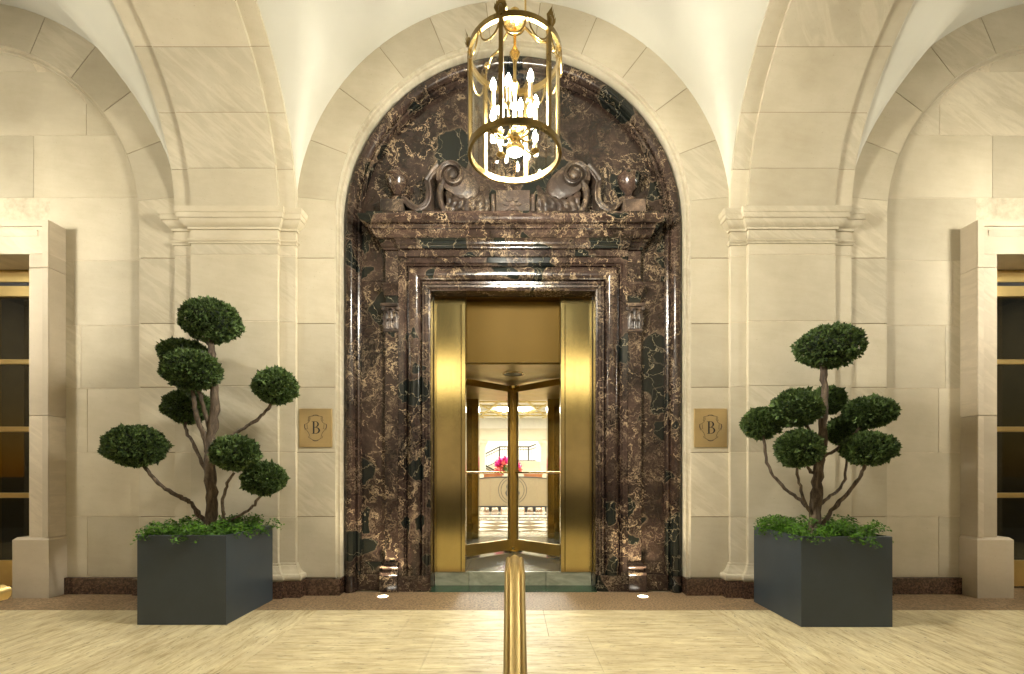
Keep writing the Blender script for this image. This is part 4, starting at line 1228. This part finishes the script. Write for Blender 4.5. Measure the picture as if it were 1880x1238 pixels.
# =================================================================== HANDRAILS
def handrail(x, y_end, z_top, label, tilt=0.0, lvl=.18):
    t = thing('brass_handrail', label, 'handrail', (x, y_end-.3, -.3))
    w = .030
    prof = [(-w, -.006), (-w*.94, .004), (-w*.74, .010), (-w*.52, .006), (-w*.36, .012), (0, .017), (w*.36, .012), (w*.52, .006), (w*.74, .010), (w*.94, .004), (w, -.006), (w*.9, -.022), (w*.5, -.034), (-w*.5, -.034), (-w*.9, -.022)]
    pts = [(y_end, z_top), (y_end-lvl*.5, z_top), (y_end-lvl*.97, z_top-.002), (y_end-lvl*1.03, z_top-.014), (y_end-lvl-.05, z_top-.065), (y_end-lvl-.30, z_top-.31), (y_end-lvl-.62, z_top-.62)]
    m = MB(); vs = []; fs = []; n = len(pts); k = len(prof)
    for i, (yy, zz) in enumerate(pts):
        a = pts[max(0, i-1)]; b = pts[min(n-1, i+1)]
        dy, dz = b[0]-a[0], b[1]-a[1]; l_ = math.hypot(dy, dz)
        ny, nz = dz/l_, -dy/l_
        for (o, h) in prof: vs.append((x+o, yy+ny*h, zz+nz*h))
    for i in range(n-1):
        for j in range(k): fs.append((i*k+j, i*k+(j+1) % k, (i+1)*k+(j+1) % k, (i+1)*k+j))
    fs.append(tuple(range(k))); fs.append(tuple((n-1)*k+j for j in range(k))[::-1])
    m.add(vs, fs); m.build('rail', BRASS_R, t, 40)
    MB().tube([(x, y_end-lvl*.6, z_top-.03), (x, y_end-lvl*.6, 0.0)], .016, 12).build('post', BRASS_R, t, 40)
    return t
handrail(P(945, 0, 1.47)[0], CY+1.60, .812, 'moulded brass handrail rising in the middle in front of the door')
hl = handrail(-1.75, CY+1.66, .70, 'end of a brass handrail entering at the lower left corner')

# =================================================================== PLANTERS, TREES, FERNS
PL = plain('charcoal_planter', (.034, .045, .055), .46, var=.16, scale=2.2, bmp=.03)
SOIL = plain('soil', (.02, .014, .009), .95, var=.4, scale=30, bmp=.6)
def planter(x0, x1, y0, y1, h, label):
    t = thing('planter_box', label, 'planter', ((x0+x1)/2, (y0+y1)/2, 0), 'charcoal planter boxes')
    e = .018
    m = MB()
    o = [(x0, y0), (x1, y0), (x1, y1), (x0, y1)]; i_ = [(x0+e, y0+e), (x1-e, y0+e), (x1-e, y1-e), (x0+e, y1-e)]
    c = .003
    o2 = [(x0+c, y0+c), (x1-c, y0+c), (x1-c, y1-c), (x0+c, y1-c)]
    vs = [(x, y, .002) for x, y in o] + [(x, y, h-c) for x, y in o] + [(x, y, h) for x, y in o2] + [(x, y, h) for x, y in i_] + [(x, y, .1) for x, y in i_]
    fs = [(3, 2, 1, 0)]
    for q in range(4):
        for i in range(4): fs.append((q*4+i, q*4+(i+1) % 4, q*4+4+(i+1) % 4, q*4+4+i))
    fs.append((16, 17, 18, 19))
    m.add(vs, fs).build('box', PL, t)
    MB().box(x0+e+.001, x1-e-.001, y0+e+.001, y1-e-.001, .12, h-.045).build('soil', SOIL, t)
    return t
planter(-2.712, -2.071, -.86, -.185, .648, 'charcoal square planter box left of the door holding the tree')
planter(2.049, 2.698, -.91, -.235, .645, 'charcoal square planter box right of the door holding the tree')

def leafmat(name, lo, hi):
    m, nt, b = mat(name)
    ri = nd(nt, 'ShaderNodeNewGeometry').outputs['Random Per Island']
    v, _ = coords(nt, False)
    f = math_(nt, 'ADD', math_(nt, 'MULTIPLY', ri, .6), math_(nt, 'MULTIPLY', noise(nt, v, 9, 3), .4))
    nt.links.new(ramp(nt, f, [(.2, lo), (.75, hi)]), b.inputs['Base Color'])
    b.inputs['Roughness'].default_value = .55
    b.inputs['Specular IOR Level'].default_value = .3
    return m
LEAF = leafmat('cypress_foliage', (.010, .025, .007), (.105, .165, .045))
CORE = plain('light_blocking_core', (.008, .016, .005), .9)
FERN = leafmat('fern_foliage', (.010, .040, .002), (.075, .185, .008))
def bark():
    m, nt, b = mat('bark')
    v, _ = coords(nt, False)
    n1 = noise(nt, mapping(nt, v, (30, 30, 7)), 1.2, 6, .7, .6)
    nt.links.new(ramp(nt, n1, [(.3, (.026, .018, .012)), (.5, (.085, .060, .040)), (.72, (.20, .15, .10))]), b.inputs['Base Color'])
    b.inputs['Roughness'].default_value = .85
    nt.links.new(bump(nt, n1, .9, .012), b.inputs['Normal'])
    return m
BARK = bark()

def pad_mesh(c, r, n=3400, seed=0):
    g = np.random.default_rng(seed)
    u = g.normal(size=(n, 3)); u /= np.linalg.norm(u, axis=1)[:, None]
    rr = np.array(r)
    bump_ = np.array([1 + .10*mnoise.noise(Vector((p*2.6 + seed).tolist())) + .05*mnoise.noise(Vector((p*6.5 + seed*3).tolist())) for p in u])
    shell = g.uniform(.80, 1.0, n)**.7
    flat = np.where(u[:, 2] < -.5, .93, 1.0)
    pos = u*rr*(bump_*shell*flat)[:, None]
    V = []; Fc = []
    nrm = u/rr; nrm /= np.linalg.norm(nrm, axis=1)[:, None]
    for i in range(n):
        d = Vector(nrm[i]) + Vector(g.normal(size=3))*.42 + Vector((0, 0, .25))
        d.normalize()
        t = d.orthogonal().normalized()
        t = Matrix.Rotation(g.uniform(0, 2*PI), 3, d) @ t
        w = d.cross(t)
        p0 = Vector(c) + Vector(pos[i])
        L_ = g.uniform(.014, .030)*(1.7 if g.uniform() < .05 else 1)
        b = len(V)
        # a little spray: central leaflet and three side leaflets
        for (ang, ln, wd_) in ((0, 1.0, .24), (.75, .75, .22), (-.75, .72, .22), (.2, .62, .25)):
            dd = (d*math.cos(ang) + t*math.sin(ang) + w*g.normal()*.25).normalized()
            sd = dd.cross(w).normalized()*math.cos(.4) + w*.5*(1 if ang >= 0 else -1)
            q = p0 + dd*L_*ln*.5; e = p0 + dd*L_*ln
            k = len(V)
            V += [p0, q + sd*L_*wd_, e, q - sd*L_*wd_]
            Fc.append((k, k+1, k+2, k+3))
    return V, Fc
def tree(label, pads, trunk, branches, d0, seed):
    bx, by, bz = P(trunk[0][0], trunk[0][1], d0)
    t = thing('topiary_tree', label, 'tree', (bx, by, .6), 'cloud pruned topiary trees')
    def pp(q): return P(q[0], q[1], d0+(q[2] if len(q) > 2 else 0))
    def limb(pts, r0, r1, name, knob=.0):
        p3 = smooth_path([pp(q) for q in pts], 5)
        n = len(p3)
        g = np.random.default_rng(seed+len(pts)*7+int(pts[0][0]))
        p3 = [p + Vector(g.normal(size=3))*.0035 for p in p3]
        rad = [(r0+(r1-r0)*(i/(n-1))**.8)*(1+.10*g.normal()) for i in range(n)]
        return MB().tube(p3, rad, 9).build(name, BARK, t, 70)
    tr = [(trunk[0][0], trunk[0][1]+16)] + list(trunk)
    limb(tr, .052, .024, 'trunk')
    for pts, r0, r1 in branches: limb(pts, r0, r1, 'branch')
    for i, (px, py, rx, ry, dd) in enumerate(pads):
        d = d0+dd
        c = P(px, py, d)
        k = d/F
        r = (rx*k*.84, rx*k*.83, ry*k*.93)
        V, Fc = pad_mesh(c, r, 3400, seed*50+i)
        o = MB().add(V, Fc).build('foliage_pad', LEAF, t, recalc=False)
        core = MB().ball((c[0], c[1], c[2]+r[2]*.04), tuple(q*.80 for q in r), 16, 10).build('light_blocking_core', CORE, o, 60)  # dark ball added inside the leaves to block light
    return t
dL = 3.83
tree('dark green cloud pruned topiary tree in the left planter, eight round pads', [
    (388, 591, 59, 42, 0), (338, 650, 48, 25, .22), (351.6, 681, 56, 39, -.12), (343, 748, 45, 32, .22), (248.7, 820.5, 58, 41.6, -.05), (506, 711, 44, 34, .0), (432.6, 833.5, 47, 35, -.18), (485, 880, 43, 32, -.02)],
    [(386, 963), (389, 915), (386, 860), (384, 815), (392, 775), (394, 720), (391, 660), (385, 618)],
    [([(382, 830), (373, 795, -.03), (361, 765, -.06), (357, 740, -.08), (353, 712, -.1)], .022, .014), ([(385, 818), (382, 780), (373, 745, -.05), (364, 715, -.08)], .020, .013),
     ([(377, 862, .02), (354, 815, .12), (342, 790, .18), (341, 768, .2)], .015, .010), ([(390, 825), (430, 797), (458, 779), (480, 764), (500, 740)], .016, .011),
     ([(381, 962), (366, 945), (347, 921), (335, 915), (303, 897), (276, 871), (260, 848)], .020, .013), ([(404, 965), (411, 952, -.05), (407, 928, -.1), (413, 900, -.14), (428, 868, -.16)], .014, .010), ([(405, 966), (445, 944), (464, 931), (479, 908)], .012, .009),
     ([(371, 730, .1), (352, 690, .2), (340, 665, .22)], .014, .010)], dL, 1)
dRr = 3.78
tree('dark green cloud pruned topiary tree in the right planter with a tall bare leader', [
    (1523, 638.6, 65, 42, 0), (1462.6, 750.5, 49, 36, -.1), (1397, 779, 37, 30, .05), (1520, 736, 32, 26, .2), (1596, 758, 49, 30, .0), (1552, 793, 34, 28, .18), (1594, 825, 50, 32, -.14), (1466, 825, 45, 38, -.16)],
    [(1496, 967), (1498, 917), (1503, 864), (1509, 811), (1512, 757), (1514, 715), (1512, 672)],
    [([(1492, 940), (1480, 928), (1457, 910), (1430, 886), (1409, 850), (1399, 795)], .015, .010), ([(1492, 948), (1478, 922, -.05), (1467, 886, -.1), (1462, 850, -.13)], .014, .009),
     ([(1504, 970), (1516, 955), (1536, 926, -.05), (1562, 900, -.08), (1584, 866, -.12), (1588, 845, -.13)], .019, .012), ([(1504, 928), (1520, 914, .05), (1542, 896, .1), (1553, 866, .14), (1556, 820, .17)], .014, .009),
     ([(1508, 842), (1538, 824), (1565, 800), (1590, 775)], .013, .010), ([(1500, 872), (1484, 858), (1489, 800, -.05), (1475, 770, -.08)], .015, .010), ([(1512, 775), (1518, 755, .1), (1520, 740, .18)], .012, .010)], dRr, 2)

def fern(x0, x1, y0, y1, zb, seed, label, spill):
    g = np.random.default_rng(seed)
    V = []; Fc = []
    def frond(base, ang, length, rise):
        d = Vector((math.cos(ang), math.sin(ang), 0)); side = Vector((-d.y, d.x, 0))
        pts = []
        for i in range(11):
            t = i/10
            z = rise*math.sin(min(1, t*1.25)*PI*.62) - length*.42*max(0, t-.5)**1.6*2
            pts.append(base + d*length*t*(1-.12*t) + Vector((0, 0, z)))
        for i in range(1, 11):           # stem
            a, b = pts[i-1], pts[i]
            k = len(V); V.extend([a-side*.0008, a+side*.0008, b+side*.0008, b-side*.0008]); Fc.append((k, k+1, k+2, k+3))
        for i in range(2, 11):
            t = i/10
            ln = .062*math.sin(PI*(.15+.78*t))*length/.22
            for s_ in (-1, 1):
                m_ = max(1, int(ln/.014))
                for j in range(1, m_+1):
                    p = pts[i] + (side*s_ + d*.5).normalized()*(.014*j) + Vector((0, 0, -.006*j*j*.4)) + Vector(g.normal(size=3))*.003
                    w = .0098*g.uniform(.7, 1.3)
                    n = (Vector((0, -.35, 1)) + Vector(g.normal(size=3))*.45).normalized()
                    u = n.orthogonal().normalized(); u = Matrix.Rotation(g.uniform(0, 6.28), 3, n) @ u; v = n.cross(u)
                    k = len(V)
                    V.extend([p, p+u*w-v*w*.7, p+u*w*1.45, p+u*w*1.2+v*w*.8, p+v*w*.9])
                    Fc.append((k, k+1, k+2, k+3, k+4))
    for _ in range(175):
        x = g.uniform(x0+.04, x1-.04); y = g.uniform(y0+.04, y1-.04)
        ox, oy = x-(x0+x1)/2, y-(y0+y1)/2
        ang = math.atan2(oy, ox) + g.normal()*.8
        edge = max(abs(ox)/((x1-x0)/2), abs(oy)/((y1-y0)/2))
        frond(Vector((x, y, zb)), ang, g.uniform(.11, .24)*(1 if edge < .7 else .8), g.uniform(.04, .16))
    for (x, y, ang, ln, rs) in spill: frond(Vector((x, y, zb+.03)), ang, ln, rs)
    o = MB().add(V, Fc).build('maidenhair_fern', FERN, None, recalc=False)
    tag(o, label, 'fern', kind='stuff')
fern(-2.69, -2.09, -.84, -.205, .60, 5, 'bright green maidenhair ferns under the tree in the left planter', [(-2.66, -.8, PI*.95, .14, .05), (-2.13, -.5, -.2, .2, .07), (-2.12, -.3, .1, .2, .09)])
fern(2.07, 2.68, -.89, -.255, .60, 6, 'bright green maidenhair ferns under the tree in the right planter', [(2.42, -.86, -PI/2+.2, .22, .06), (2.17, -.84, -PI/2, .17, .06), (2.40, -.84, -PI/2+.3, .27, .05), (2.12, -.4, PI, .16, .08)])
